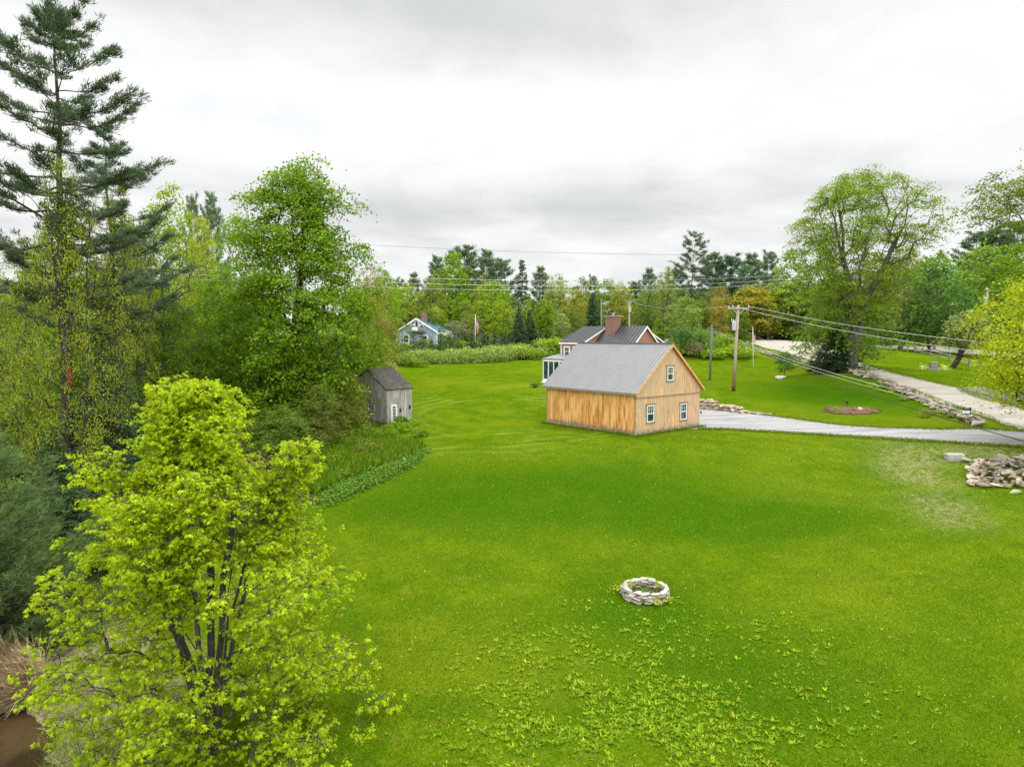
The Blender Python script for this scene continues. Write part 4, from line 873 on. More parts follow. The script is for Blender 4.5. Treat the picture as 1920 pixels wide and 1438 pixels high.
YG, BG, MG, OL, PA, RO, OR, GY = (.140, .195, .007), (.098, .160, .006), (.066, .115, .006), (.100, .127, .016), (.135, .18, .045), (.135, .115, .025), (.170, .145, .016), (.185, .205, .010)
PN, PB, SP = (.070, .104, .052), (.050, .078, .040), (.040, .066, .030)
def T(kind, u, v, Y, wpx, col, label, name='broadleaf_tree', group=None, bark='grey', sink=0.0, rz=None):
    q = at_depth(u, v, Y); b = g(q[0], Y) - sink
    return plant(kind, (q[0], Y, b), max(q[2] - b, 1), wpx * Y / F, col, name, label, 'tree', group, bark, rz)
SK = 'trees of the far wood on the skyline'; MW = 'trees in front of the far wood'; RW = 'trees beyond the road'; LW = 'trees of the wood on the left'; RH = 'trees on the rise at the right'
for row in [
    ('pine0', 874, 459, 185, 105, PN, 'tallest dark pine in the skyline clump left of centre', 'pine_tree', SK, 'dark'),
    ('pine1', 914, 468, 180, 78, PN, 'ragged dark pine just right of the tallest skyline clump pine', 'pine_tree', SK, 'dark'),
    ('pine0', 942, 484, 178, 70, PN, 'dark pine sloping down at right end of the skyline clump', 'pine_tree', SK, 'dark'),
    ('pine1', 820, 480, 188, 70, PN, 'dark pine at left end of the skyline clump', 'pine_tree', SK, 'dark'),
    ('round1', 848, 474, 163, 84, BG, 'tall bright green tree in front of the skyline pine clump', 'broadleaf_tree', SK),
    ('spruce0', 979, 489, 156, 54, SP, 'pointed dark spruce standing alone right of the skyline clump', 'spruce_tree', SK, 'dark'),
    ('pine1', 1014, 499, 175, 56, PN, 'two tufted pine top right of the pointed spruce', 'pine_tree', SK, 'dark'),
    ('pine1', 776, 511, 190, 48, PN, 'small dark pine top left of the bright green tall tree', 'pine_tree', SK, 'dark'),
    ('pine0', 746, 521, 192, 56, PN, 'low dark pine top nearest the big left maple on skyline', 'pine_tree', SK, 'dark'),
    ('oval1', 1046, 514, 168, 54, PA, 'pale feathery tree on the skyline right of the tufted pine', 'broadleaf_tree', SK),
    ('pine0', 1110, 516, 182, 37, PN, 'narrow pine tip poking above the olive tree by the skyline notch', 'pine_tree', SK, 'dark'),
    ('oval0', 1090, 520, 164, 62, OL, 'olive tree at left side of the skyline notch', 'broadleaf_tree', SK),
    ('round0', 764, 530, 150, 76, YG, 'yellow green tree rising above the blue house chimney', 'broadleaf_tree', MW),
    ('oval1', 812, 520, 148, 56, OL, 'olive green tree right of the blue house below the pine clump', 'broadleaf_tree', MW),
    ('birch0', 902, 536, 138, 38, YG, 'slim light green tree straight above the far flagpole', 'broadleaf_tree', MW),
    ('loose1', 908, 512, 158, 60, (.15, .15, .035), 'yellowish olive loose crowned tree below the skyline clump', 'broadleaf_tree', MW),
    ('oval2', 868, 546, 142, 56, BG, 'fresh green tree left of the far flagpole', 'broadleaf_tree', MW),
    ('round2', 940, 562, 134, 58, YG, 'yellow green tree with brownish top right of the far flagpole', 'broadleaf_tree', MW),
    ('birch1', 989, 553, 140, 28, YG, 'bright yellow green slim birch above the two dark spruces', 'birch_tree', MW, 'pale'),
    ('birch2', 1017, 562, 132, 40, BG, 'light green birch with forked white trunk right of the dark spruces', 'birch_tree', MW, 'pale'),
    ('birch0', 1054, 588, 122, 40, PA, 'pale birch with leaning white trunk left of the red house', 'birch_tree', MW, 'pale'),
    ('round0', 1080, 540, 145, 56, (.165, .165, .02), 'orange tinted yellow tree below the skyline notch', 'broadleaf_tree', MW),
    ('spruce1', 1112, 549, 138, 48, (.034, .062, .032), 'dark rounded spruce behind the red house chimney', 'spruce_tree', MW, 'dark'),
    ('spruce0', 973, 577, 124, 36, SP, 'left one of two dark spruces behind the hedge end', 'spruce_tree', MW, 'dark'),
    ('spruce1', 994, 582, 127, 36, SP, 'right one of two dark spruces behind the hedge end', 'spruce_tree', MW, 'dark'),
    ('loose0', 853, 600, 119, 52, (.12, .13, .07), 'small dull twiggy tree between blue house and far flagpole', 'broadleaf_tree', MW),
    ('round2', 724, 556, 128, 76, BG, 'green tree left behind the blue house', 'broadleaf_tree', MW),
    ('oval2', 1036, 570, 140, 44, (.075, .13, .02), 'mid green tree between the two white trunked birches', 'broadleaf_tree', MW),
    ('loose0', 885, 590, 124, 56, OL, 'grey green tree just behind the far flag', 'broadleaf_tree', MW),
    ('oval0', 962, 556, 150, 44, (.07, .10, .03), 'grey green tree left of the yellow green slim birch', 'broadleaf_tree', MW),
    # right of the notch
    ('bare0', 1152, 519, 168, 44, (.12, .12, .07), 'bare grey twiggy tree in the skyline notch', 'bare_tree', RW),
    ('oval1', 1164, 530, 148, 52, (.16, .17, .02), 'yellow green tree right of the bare twiggy tree', 'broadleaf_tree', RW),
    ('pine0', 1192, 526, 164, 59, PN, 'short dark pine right of the yellow tree in the notch', 'pine_tree', RW, 'dark'),
    ('pine1', 1218, 502, 172, 51, PN, 'pine tip at left foot of the tall flat topped pine row', 'pine_tree', RW, 'dark'),
    ('birch2', 1251, 500, 160, 42, PA, 'pale leafless looking poplar left of the tall flat topped pine', 'broadleaf_tree', RW),
    ('pine0', 1272, 500, 166, 59, PN, 'dark pine directly below the tall flat topped pine', 'pine_tree', RW, 'dark'),
    ('flatpine', 1299, 434, 150, 72, (.052, .078, .044), 'tall flat topped pine with bare trunk standing above the skyline', 'pine_tree', RW, 'dark'),
    ('pine1', 1336, 474, 156, 91, PN, 'broad green pine right of the tall flat topped pine', 'pine_tree', RW, 'dark'),
    ('pine0', 1372, 476, 153, 94, (.045, .08, .035), 'big full pine behind the utility pole on the skyline', 'pine_tree', RW, 'dark'),
    ('pine1', 1410, 474, 162, 83, PN, 'dark pine above the orange yellow maple by the road', 'pine_tree', RW, 'dark'),
    ('pine0', 1440, 470, 168, 59, PN, 'spiky pine tip left of the great open maple', 'pine_tree', RW, 'dark'),
    ('loose0', 1240, 524, 124, 92, OL, 'wide olive tree with grey limbs right above the red house', 'broadleaf_tree', RW),
    ('round0', 1286, 552, 114, 74, (.11, .165, .025), 'light green tree left of the grey post', 'broadleaf_tree', RW),
    ('oval2', 1352, 532, 128, 44, RO, 'thin rusty tree behind the utility pole crossarm', 'broadleaf_tree', RW),
    ('round1', 1346, 558, 118, 50, OR, 'small orange tree left of the utility pole transformer', 'broadleaf_tree', RW),
    ('round2', 1412, 534, 143, 104, (.180, .165, .014), 'wide orange yellow maple right behind the utility pole top', 'broadleaf_tree', RW),
    ('round0', 1474, 524, 146, 84, YG, 'yellow green tree between orange maple and great open maple', 'broadleaf_tree', RW),
    ('round1', 1490, 468, 150, 104, (.10, .155, .018), 'large green tree left behind the great open maple', 'broadleaf_tree', RW),
    ('loose0', 1442, 580, 142, 96, OL, 'olive bushy tree at the far bend of the road', 'broadleaf_tree', RW),
    ('round2', 1514, 562, 141, 86, (.085, .125, .018), 'olive green tree over the road left of the great maple', 'broadleaf_tree', RW),
    ('oval1', 1212, 545, 126, 52, (.09, .14, .02), 'mid green tree right of the red house chimney', 'broadleaf_tree', RW),
    # right of the great maple
    ('round1', 1702, 464, 158, 96, (.125, .15, .035), 'yellowish tree just right behind the great open maple', 'broadleaf_tree', RH),
    ('oval0', 1764, 468, 165, 66, BG, 'green tree top behind the big dark green roadside tree', 'broadleaf_tree', RH),
    ('round2', 1752, 478, 124, 130, (.062, .125, .018), 'big dark green tree behind the rail fence', 'broadleaf_tree', RH),
    ('round0', 1846, 454, 138, 124, (.105, .175, .016), 'large light green tree below the dark pines at right', 'broadleaf_tree', RH),
    ('round1', 1908, 456, 132, 104, BG, 'green tree at the right edge below the dark pines', 'broadleaf_tree', RH),
    ('pine0', 1832, 434, 176, 102, PN, 'leftmost dark pine of the row on the right skyline', 'pine_tree', RH, 'dark'),
    ('pine1', 1868, 428, 172, 102, PN, 'middle dark pine of the row on the right skyline', 'pine_tree', RH, 'dark'),
    ('pine0', 1906, 418, 168, 89, PN, 'rightmost dark pine of the row on the right skyline', 'pine_tree', RH, 'dark'),
    ('round0', 1806, 532, 117, 104, (.05, .105, .016), 'dark green tree behind the leaning apple tree', 'broadleaf_tree', RH),
    ('loose0', 1692, 540, 127, 124, (.12, .14, .03), 'spreading olive tree behind left end of the rail fence', 'broadleaf_tree', RH),
    ('round2', 1642, 472, 152, 84, OL, 'olive tree seen through the right half of the great maple', 'broadleaf_tree', RH),
    ('round0', 1566, 500, 140, 100, BG, 'green tree seen through the left half of the great maple', 'broadleaf_tree', RH),
    ('oval0', 1880, 520, 118, 80, (.075, .14, .016), 'green tree beside the far right utility pole', 'broadleaf_tree', RH),
    ('round1', 1616, 552, 128, 96, (.09, .13, .02), 'tree behind the great maple trunk across the road', 'broadleaf_tree', RH),
    # left wood
    ('pine0', 362, 363, 118, 51, PN, 'left one of two small pines against the sky left of the big maple', 'pine_tree', LW, 'dark'),
    ('pine1', 396, 360, 120, 67, PN, 'right one of two small pines against the sky left of the big maple', 'pine_tree', LW, 'dark'),
    ('mid0', 312, 348, 62, 190, YG, 'yellow green tree under the tip of the second big pine', 'broadleaf_tree', LW),
    ('mid1', 376, 410, 76, 120, GY, 'golden green tree below the two small sky pines', 'broadleaf_tree', LW),
    ('mid2', 444, 402, 70, 170, BG, 'bright green tree touching left side of the big maple', 'broadleaf_tree', LW),
    ('mid1', 236, 400, 58, 180, (.125, .15, .02), 'olive tree between the two big pine trunks', 'broadleaf_tree', LW),
    ('mid0', 410, 500, 54, 190, (.085, .155, .012), 'green tree lower left of the big maple', 'broadleaf_tree', LW),
    ('mid2', 330, 570, 48, 170, MG, 'deep green tree above the tip of the yellow foreground maple', 'broadleaf_tree', LW),
    ('tallgrey', 285, 392, 50, 190, OL, 'tall thin leaved tree with long grey limbs in the left wood', 'broadleaf_tree', LW),
    ('mid1', 26, 470, 52, 200, (.105, .135, .02), 'olive tree at the left edge behind the tallest pine', 'broadleaf_tree', LW),
    ('mid2', 8, 640, 38, 210, (.12, .165, .018), 'light green low tree at the left edge under the pine', 'broadleaf_tree', LW),
    ('mid0', 96, 432, 58, 170, YG, 'fresh green tree behind the bare trunk of the tallest pine', 'broadleaf_tree', LW),
    ('mid2', 134, 590, 50, 170, BG, 'green tree low behind the tallest pine trunk', 'broadleaf_tree', LW),
    ('sparse', 110, 300, 32, 230, (.130, .160, .010), 'thin olive maple with tiny leaves around the tallest pine trunk', 'broadleaf_tree', LW, 'dark'),
    ('sparse', 215, 345, 41, 150, (.130, .165, .010), 'thin yellowish maple in front of the second big pine', 'broadleaf_tree', LW, 'dark'),
    ('mid0', 694, 500, 74, 100, (.15, .13, .03), 'rusty olive tree at the right side of the big maple', 'broadleaf_tree', LW, 'dark'),
    ('mid2', 716, 500, 96, 90, BG, 'green tree behind the white roofed shed', 'broadleaf_tree', LW),
    ('mid1', 650, 590, 66, 130, (.10, .155, .015), 'green tree behind the old grey shed', 'broadleaf_tree', LW),
    ('mid0', 480, 560, 60, 190, (.07, .14, .012), 'green tree left behind the big maple trunk', 'broadleaf_tree', LW),
    ('mid2', 170, 520, 48, 190, (.08, .125, .015), 'green tree behind the dark hemlock in the left wood', 'broadleaf_tree', LW),
    ('mid0', 570, 600, 58, 150, (.06, .125, .013), 'low green tree right behind the big maple trunk', 'broadleaf_tree', LW),
]: T(*row)
T('whitepine', 76, -6, 36.0, 350, (.046, .066, .034), 'tallest pine at the left edge reaching the top of the picture', 'pine_tree', None, 'dark', rz=.6)
T('whitepine2', 196, 236, 45.0, 290, (.042, .064, .036), 'second big pine with long boughs right of the tallest pine', 'pine_tree', None, 'dark', rz=2.1)
T('bigmaple', 556, 300, 52.0, 350, (.088, .148, .006), 'big full green maple beside the old grey shed', 'maple_tree', None, 'dark')
T('openmaple', 1612, 318, 80.0, 246, (.108, .156, .010), 'great open crowned maple on the lawn edge by the road', 'maple_tree', None, 'grey', rz=.4)
T('skirt', 1585, 545, 84.0, 200, (.088, .145, .016), 'low spreading tree around the foot of the great open maple', 'broadleaf_tree', None, 'dark')
T('edgemaple', 2036, 462, 41.0, 400, (.185, .215, .007), 'bright yellow green maple cut by the right edge', 'maple_tree', None, 'dark')
T('highcrown', 2072, 205, 62.0, 400, (.085, .12, .016), 'tall thin leaved tree reaching in from the right edge', 'broadleaf_tree', None, 'grey')
T('hemlock', 190, 610, 37.0, 190, (.030, .058, .022), 'dark hemlock behind the yellow foreground maple', 'hemlock_tree', None, 'dark')
T('hemlock', 268, 790, 29.0, 210, (.026, .050, .022), 'low very dark hemlock touching the yellow foreground maple', 'hemlock_tree', None, 'dark')
T('hemlock', 95, 800, 30.5, 150, (.034, .062, .024), 'small dark hemlock at the foot of the tallest pine', 'hemlock_tree', None, 'dark')
T('youngpine', -40, 800, 21.5, 340, (.052, .080, .024), 'soft dull green young pine at the lower left edge', 'pine_tree', None, 'dark')
T('youngpine', 245, 585, 47.0, 110, PB, 'small bluish pine deep in the left wood', 'pine_tree', None, 'dark')
T('youngpine', 18, 1000, 22.5, 170, (.042, .066, .020), 'lower dull green young pine above the dry reeds', 'pine_tree', None, 'dark')
T('spruce1', 1566, 612, 82.0, 92, (.036, .060, .026), 'dark spruce with drooping boughs beside the great maple trunk', 'spruce_tree', None, 'dark')
T('mid2', 654, 694, 48.8, 84, (.105, .118, .014), 'rusty olive green tree overhanging the old grey shed', 'broadleaf_tree', None, 'dark')
T('sparse', 600, 720, 45.0, 140, (.10, .13, .016), 'olive sapling left of the old grey shed', 'broadleaf_tree', None, 'brown')
T('mid0', 520, 760, 42.0, 150, (.075, .125, .015), 'green sapling behind the yellow foreground maple', 'broadleaf_tree', None, 'dark')
# small lawn tree and old apple
b = at(1471, 707); special('lawn_sapling', broadleaf(301, 3.1, 2.8, .7, DOME, 60, 40, .13, .22, .05, gap=.1, rmin=.01))
plant('lawn_sapling', b, 3.2, 2.9, (.06, .11, .016), 'young_tree', 'small round young tree on the lawn above the driveway', 'tree', None, 'dark')
b = at(1786, 690); Yb = b[1]; special('apple', broadleaf(305, 8, 7, 3.0, ((0, .5), (.3, .9), (.6, 1), (.85, .7), (1, .3)), 150, 30, .24, .4, .42, gap=.18, lob=.3, rmin=.02, fork=.2, rise=.3))
o = plant('apple', b, 112 * Yb / F, 92 * Yb / F, (.13, .16, .055), 'apple_tree', 'old apple tree with thick leaning dark trunk by the rail fence', 'tree', None, 'dark'); o.rotation_euler = (0, R(17), 0)
for c_ in o.children:
    if c_.name.startswith('trunk'): c_.scale = (1, 1, 1)

# ------------------------------------------------------------------ the yellow green maple in front
def front_maple(seed=401):
    rs = np.random.RandomState(seed); h, wd = 9.3, 7.2; pf = prof_fn(((0, .80), (.10, .95), (.28, 1), (.45, .90), (.60, .68), (.72, .42), (.84, .20), (1, .06)))
    n = 3400; t = rs.uniform(0, 1, n) ** .9; th = rs.uniform(0, 2 * np.pi, n); fr = rs.uniform(.12, 1, n) ** .5
    lob = 1 + .17 * np.sin(3 * th + 1 + 5 * t) + .17 * np.sin(6 * th - 11 * t) + .13 * np.sin(17 * t + 2 * th) + rs.normal(0, .05, n); lob *= 1 - .20 * np.maximum(0, np.cos(th - 3.9)); r_ = wd / 2 * pf(t) * fr * lob
    P = np.stack([r_ * np.cos(th), r_ * np.sin(th), .55 + t * (h - .55) - .05 * r_], -1); wv = wobble(P, 2.2, 2.4); P = P[wv > np.quantile(wv, .40)][:1250]
    for i in range(11):      # leaders standing out of the crown
        a = 2 * np.pi * i / 11 + rs.uniform(-.3, .3); r_ = rs.uniform(.12, .74) * wd / 2; tp = h * (1.0 - .42 * (r_ / (wd / 2)) ** 1.5) * rs.uniform(.95, 1.07); m = 40
        f = rs.uniform(0, 1, m); sp_ = .52 * (1 - f) ** .8 + .07; P = np.r_[P, np.stack([np.cos(a) * (r_ * (.8 + .25 * f)) + rs.normal(0, 1, m) * sp_ * .55, np.sin(a) * (r_ * (.8 + .25 * f)) + rs.normal(0, 1, m) * sp_ * .55, tp - (1 - f) * 2.4], -1)]
    S = []
    for i in range(9):
        a = 2 * np.pi * i / 9 + rs.uniform(-.3, .3); out = rs.uniform(.25, .85) * wd / 2 * .55; top = h * rs.uniform(.6, .93) * (1 - .25 * out / 3); tt = np.linspace(0, 1, 12); b0 = rs.uniform(.05, .28)
        S.append(np.stack([np.cos(a) * (b0 + out * tt ** 1.25) + np.r_[0, np.cumsum(rs.normal(0, .05, 11))], np.sin(a) * (b0 + out * tt ** 1.25) + np.r_[0, np.cumsum(rs.normal(0, .05, 11))], -.3 + (top + .3) * tt], -1))
    A, B, ra, rb, pp = grow(S, P, .55, .088, .007, .5, 2, 5, 1.6)
    # twigs and hanging leaf whorls at their ends
    k = 6; ci = np.repeat(np.arange(len(P)), k); out = P[ci] * np.array([1, 1, 0]); out /= np.maximum(np.linalg.norm(out, axis=1, keepdims=True), .1)
    tip = P[ci] + rs.normal(0, 1, (len(ci), 3)) * np.array([.25, .25, .11]) + out * .12
    A = np.concatenate([A, P[ci]]); B = np.concatenate([B, tip]); ra = np.r_[ra, np.full(len(ci), .006)]; rb = np.r_[rb, np.full(len(ci), .003)]
    m = 12; li = np.repeat(np.arange(len(tip)), m); ang = rs.uniform(0, 2 * np.pi, len(li)); dr = rs.uniform(.25, 1.0, len(li))
    d = np.stack([np.cos(ang), np.sin(ang), -dr], -1); d /= np.linalg.norm(d, axis=1, keepdims=True)
    C = tip[li] + d * rs.uniform(.0, .09, len(li))[:, None] + rs.normal(0, .03, (len(li), 3))
    s = np.cross(d, [0, 0, 1.0]); s /= np.linalg.norm(s, axis=1, keepdims=True); nn = np.cross(s, d) + rs.normal(0, .25, d.shape)
    nn -= d * (nn * d).sum(1, keepdims=True); nn /= np.linalg.norm(nn, axis=1, keepdims=True); s = np.cross(d, nn)
    tm, q = LOBED; sz = rs.uniform(.055, .118, len(li))
    V = C[:, None] + (s[:, None] * tm[None, :, 0:1] + d[:, None] * tm[None, :, 1:2] + nn[:, None] * tm[None, :, 2:3]) * sz[:, None, None]
    Q = (np.arange(len(li)) * len(tm))[:, None, None] + q[None]
    return tubes(A, B, ra, rb, 6), (V.reshape(-1, 3), Q.reshape(-1, 4))
fm = front_maple(); b = at_depth(392, 1425, 15.9)
fmo = empty('maple_tree', (b[0], b[1], g(b[0], b[1])), 'bright yellow green many stemmed young maple filling the lower left', 'tree')
M['leaf_front'] = leaf_mat('young_maple_leaves', .28, .45, hue=.022, gain=2.0)
link('trunk', np_mesh('trunk', fm[0][0], fm[0][1], (M['bark'],)), fmo, (.075, .070, .060)); link('crown', np_mesh('crown', fm[1][0], fm[1][1], (M['leaf_front'],)), fmo, (.200, .262, .0045))

# ------------------------------------------------------------------ masses nobody could count
def tinted(name, parts, mat, label, cat_, kind='stuff'):
    """parts: list of (V, Q, colour); one mesh with a colour per face corner"""
    V, Q = cat(*[(p[0], p[1]) for p in parts]); me = np_mesh(name, V, Q, (mat,))
    a = me.color_attributes.new('tint', 'FLOAT_COLOR', 'POINT'); col = np.concatenate([np.c_[np.broadcast_to(np.asarray(p[2], np.float32), (len(p[0]), 3)), np.ones(len(p[0]), np.float32)] for p in parts]).astype(np.float32)
    a.data.foreach_set('color', col.ravel()); return tag(link(name, me), label, cat_, kind=kind)
def placed(p, x, y, s, sh, rz):
    c, s_ = math.cos(rz), math.sin(rz); v = p[0]; return np.stack([(v[:, 0] * c - v[:, 1] * s_) * s + x, (v[:, 0] * s_ + v[:, 1] * c) * s + y, v[:, 2] * sh + g(x, y)], -1), p[1]
rs = np.random.RandomState(77); parts = []
def fill(n, fu, fy, hh, kinds, cols, wsc=1.0):
    for i in range(n):
        Y = fy(); u = fu(); x = at_depth(u, 632, Y)[0]; kd = kinds[rs.randint(len(kinds))]; p = PROTO[kd]; h = hh() * (1.25 if kd.startswith('pine') else 1); c = cols[rs.randint(len(cols))]
        if kd.startswith(('pine', 'spruce')): c = PN
        c = tuple(np.array(c) * rs.uniform(.8, 1.2)); rz = rs.uniform(0, 6.28); s = h / p['h'] * rs.uniform(.85, 1.25) * wsc
        parts.append((*placed(p['cr'], x, Y, s, h / p['h'], rz), c)); parts.append((*placed(p['tr'], x, Y, s, h / p['h'], rz), (.11, .10, .085)))
allc = (YG, BG, MG, OL, PA, BG, OL, (.13, .15, .03)); bk_ = ('round0', 'round1', 'round2', 'oval0', 'oval1', 'oval2', 'birch0', 'loose0', 'loose1')
fill(46, lambda: rs.uniform(640, 1140), lambda: rs.uniform(150, 200), lambda: rs.uniform(11, 15.5), bk_ + ('pine0',), allc)
fill(22, lambda: rs.uniform(690, 1130), lambda: rs.uniform(128, 142), lambda: rs.uniform(5, 9), bk_, allc)
fill(30, lambda: rs.uniform(1140, 1520), lambda: rs.uniform(140, 178), lambda: rs.uniform(9, 13), bk_ + ('pine0', 'pine1'), allc)
fill(14, lambda: rs.uniform(1180, 1400), lambda: rs.uniform(118, 132), lambda: rs.uniform(5, 9), bk_, allc)
fill(12, lambda: rs.uniform(1400, 1560), lambda: rs.uniform(142, 152), lambda: rs.uniform(8, 12), bk_, allc)
fill(44, lambda: rs.uniform(1520, 2150), lambda: rs.uniform(139, 178), lambda: rs.uniform(10, 15), bk_ + ('pine1',), allc)
fill(60, lambda: rs.uniform(-500, 640), lambda: rs.uniform(88, 135), lambda: rs.uniform(9, 14), bk_ + ('pine0',), allc)
tinted('woodland', parts, M['leaf_attr'], 'far mixed spring woodland filling the gaps behind the nearer trees', 'woodland')
parts = []
def shrubs(n, pick, size, cols, leaf, per):
    for i in range(n):
        x, y = pick(); s = size(); h = s * rs.uniform(.6, 1.1); v, q = shrub(rs.randint(1e6), [(0, 0, h * .5, s, s * rs.uniform(.7, 1), h * .6), (s * .5, .2, h * .35, s * .6, s * .6, h * .45), (-s * .4, -.3, h * .4, s * .6, s * .6, h * .45)], per, leaf)
        c = np.array(cols[rs.randint(len(cols))]) * rs.uniform(.8, 1.2); parts.append((v + np.array([x, y, g(x, y)]), q, c))
def band(pts, wd):
    P = at_many(pts)
    def f():
        i = rs.randint(len(P) - 1); t = rs.uniform(); q = P[i] * (1 - t) + P[i + 1] * t; return q[0] + rs.normal(0, wd), q[1] + abs(rs.normal(0, wd))
    return f
ug = (MG, OL, BG, (.11, .15, .025), (.05, .085, .02), (.13, .105, .04))
shrubs(46, lambda: (rs.uniform(-32, -15), rs.uniform(26, 48)), lambda: rs.uniform(.7, 1.6), ug, .16, 420)
shrubs(34, lambda: (rs.uniform(-45, -17), rs.uniform(44, 60)), lambda: rs.uniform(.8, 1.7), ug, .2, 330)
shrubs(20, band([(560, 905), (640, 840), (690, 812)], 1.6), lambda: rs.uniform(.5, 1.1), (OL, MG, BG, (.12, .14, .02)), .13, 420)
shrubs(26, band([(640, 745), (690, 700), (752, 686)], 2.0), lambda: rs.uniform(1.0, 2.0), (YG, BG, OL, PA), .24, 380)
shrubs(26, band([(972, 676), (1010, 672), (1056, 668)], 2.2), lambda: rs.uniform(1.0, 2.1), (YG, BG, OL, PA, (.10, .15, .03)), .26, 380)
shrubs(30, lambda: (at_depth(rs.uniform(1220, 1380), 640, 112)[0], rs.uniform(104, 118)), lambda: rs.uniform(1.2, 2.4), (BG, OL, YG, MG), .28, 340)
shrubs(22, lambda: (at_depth(rs.uniform(740, 1060), 640, 118)[0], rs.uniform(112, 124)), lambda: rs.uniform(1.0, 2.0), (BG, OL, YG, MG), .28, 300)
shrubs(30, lambda: (at_depth(rs.uniform(1380, 1900), 640, 146)[0], rs.uniform(143, 149)), lambda: rs.uniform(1.2, 2.6), (BG, OL, YG, MG), .3, 320)
shrubs(22, lambda: (rs.uniform(-24, -14.5), rs.uniform(21, 29)), lambda: rs.uniform(.5, 1.1), (MG, OL, BG, (.05, .09, .02)), .12, 520)
shrubs(34, band([(1400, 658), (1480, 676), (1543, 690), (1650, 721), (1700, 748), (1790, 788)], .7), lambda: rs.uniform(.25, .55), (BG, OL, YG, MG), .13, 220)
shrubs(9, lambda: (at(rs.uniform(1550, 1650), rs.uniform(765, 775))[:2]), lambda: rs.uniform(.12, .25), (BG, OL, MG), .08, 90)
shrubs(10, band([(690, 806), (735, 806), (772, 800)], .35), lambda: rs.uniform(.3, .6), (MG, BG, OL), .11, 300)
tinted('undergrowth', parts, M['leaf_attr'], 'mixed green undergrowth along the edges of the woods', 'undergrowth')

# ferns, ground cover, dry reeds, weeds and grass
FERN = at_many([(545, 905), (600, 850), (640, 826), (700, 818), (800, 838), (778, 852), (740, 868), (690, 888), (640, 905), (590, 930)])
def scatter(poly, n):
    P = np.array(poly)[:, :2]; lo, hi = P.min(0), P.max(0); out = np.zeros((0, 2))
    while len(out) < n:
        q = rs.uniform(lo, hi, (n * 2, 2)); out = np.concatenate([out, q[inside(q[:, 0], q[:, 1], P)]])
    return out[:n]
q = scatter(FERN, 1500); k_ = 7; c = np.repeat(np.c_[q, gz(q[:, 0], q[:, 1])], k_, 0); d = rs.normal(0, .32, c.shape); d[:, 2] = 1
v, qq = along(c + rs.normal(0, .04, c.shape) * [1, 1, 0], d, rs.normal(0, 1, c.shape), rs.uniform(.35, .8, len(c)), rs.uniform(.06, .14, len(c)))
cc = np.repeat(np.where(rs.uniform(size=(len(c), 1)) < .7, [[.085, .165, .006]], [[.125, .165, .010]]) * rs.uniform(.7, 1.25, (len(c), 1)), 4, 0)
tinted('ferns', [(v, qq, cc)], M['blade'], 'bed of upright green ferns between lawn and trees', 'ferns')
COVER = at_many([(600, 935), (640, 906), (690, 890), (740, 868), (780, 850), (800, 846), (775, 872), (720, 900), (650, 932), (610, 950)])
q = scatter(COVER, 11000) + rs.normal(0, .28, (11000, 2)); z = gz(q[:, 0], q[:, 1]) + np.abs(rs.normal(.10, .12, len(q))); v, qq = cards(np.c_[q, z], np.array([[0, 0, 1.]]) + rs.normal(0, .45, (len(q), 3)), rs.uniform(0, 6.28, len(q)), rs.uniform(.07, .16, len(q)))
cc = np.repeat(np.array([[.072, .135, .014]]) * rs.uniform(.7, 1.3, (len(q), 1)), 4, 0); tinted('ground_cover', [(v, qq, cc)], M['leaf_attr'], 'leafy ground cover in a strip along the lawn edge', 'ground cover')
RP = at_many([(-60, 1300), (-30, 1250), (10, 1232), (60, 1226), (95, 1250), (90, 1290), (60, 1320), (0, 1335)])
q = scatter(RP, 5200); c = np.c_[q, gz(q[:, 0], q[:, 1]) + rs.uniform(0, .45, len(q))]; d = np.array([[-.7, -.5, .12]]) + rs.normal(0, .42, c.shape)
v, qq = along(c, d, np.tile([0, 0, 1.], (len(c), 1)), rs.uniform(.5, 1.3, len(c)), rs.uniform(.014, .034, len(c)))
cc = np.repeat(np.array([[.34, .26, .155]]) * rs.uniform(.35, 1.3, (len(q), 1)), 4, 0); tinted('dry_reeds', [(v, qq, cc)], M['blade'], 'flattened clump of dry tan reeds on the pond bank', 'reeds')
RP2 = at_many([(60, 1438), (95, 1370), (80, 1300), (180, 1230), (300, 1240), (350, 1400), (320, 1500), (100, 1500)])
q = scatter(RP2, 8000); c = np.c_[q, gz(q[:, 0], q[:, 1])]; d = np.array([[-.35, -.25, .3]]) + rs.normal(0, .5, c.shape)
v, qq = along(c, d, np.tile([0, 0, 1.], (len(c), 1)), rs.uniform(.2, .6, len(c)), rs.uniform(.010, .022, len(c)))
cc = np.repeat(np.where(rs.uniform(size=(len(q), 1)) < .38, [[.32, .26, .15]], [[.11, .165, .01]]) * rs.uniform(.6, 1.25, (len(q), 1)), 4, 0); tinted('bank_grass', [(v, qq, cc)], M['blade'], 'mixed dry and green bank grass under the foreground maple', 'grass')

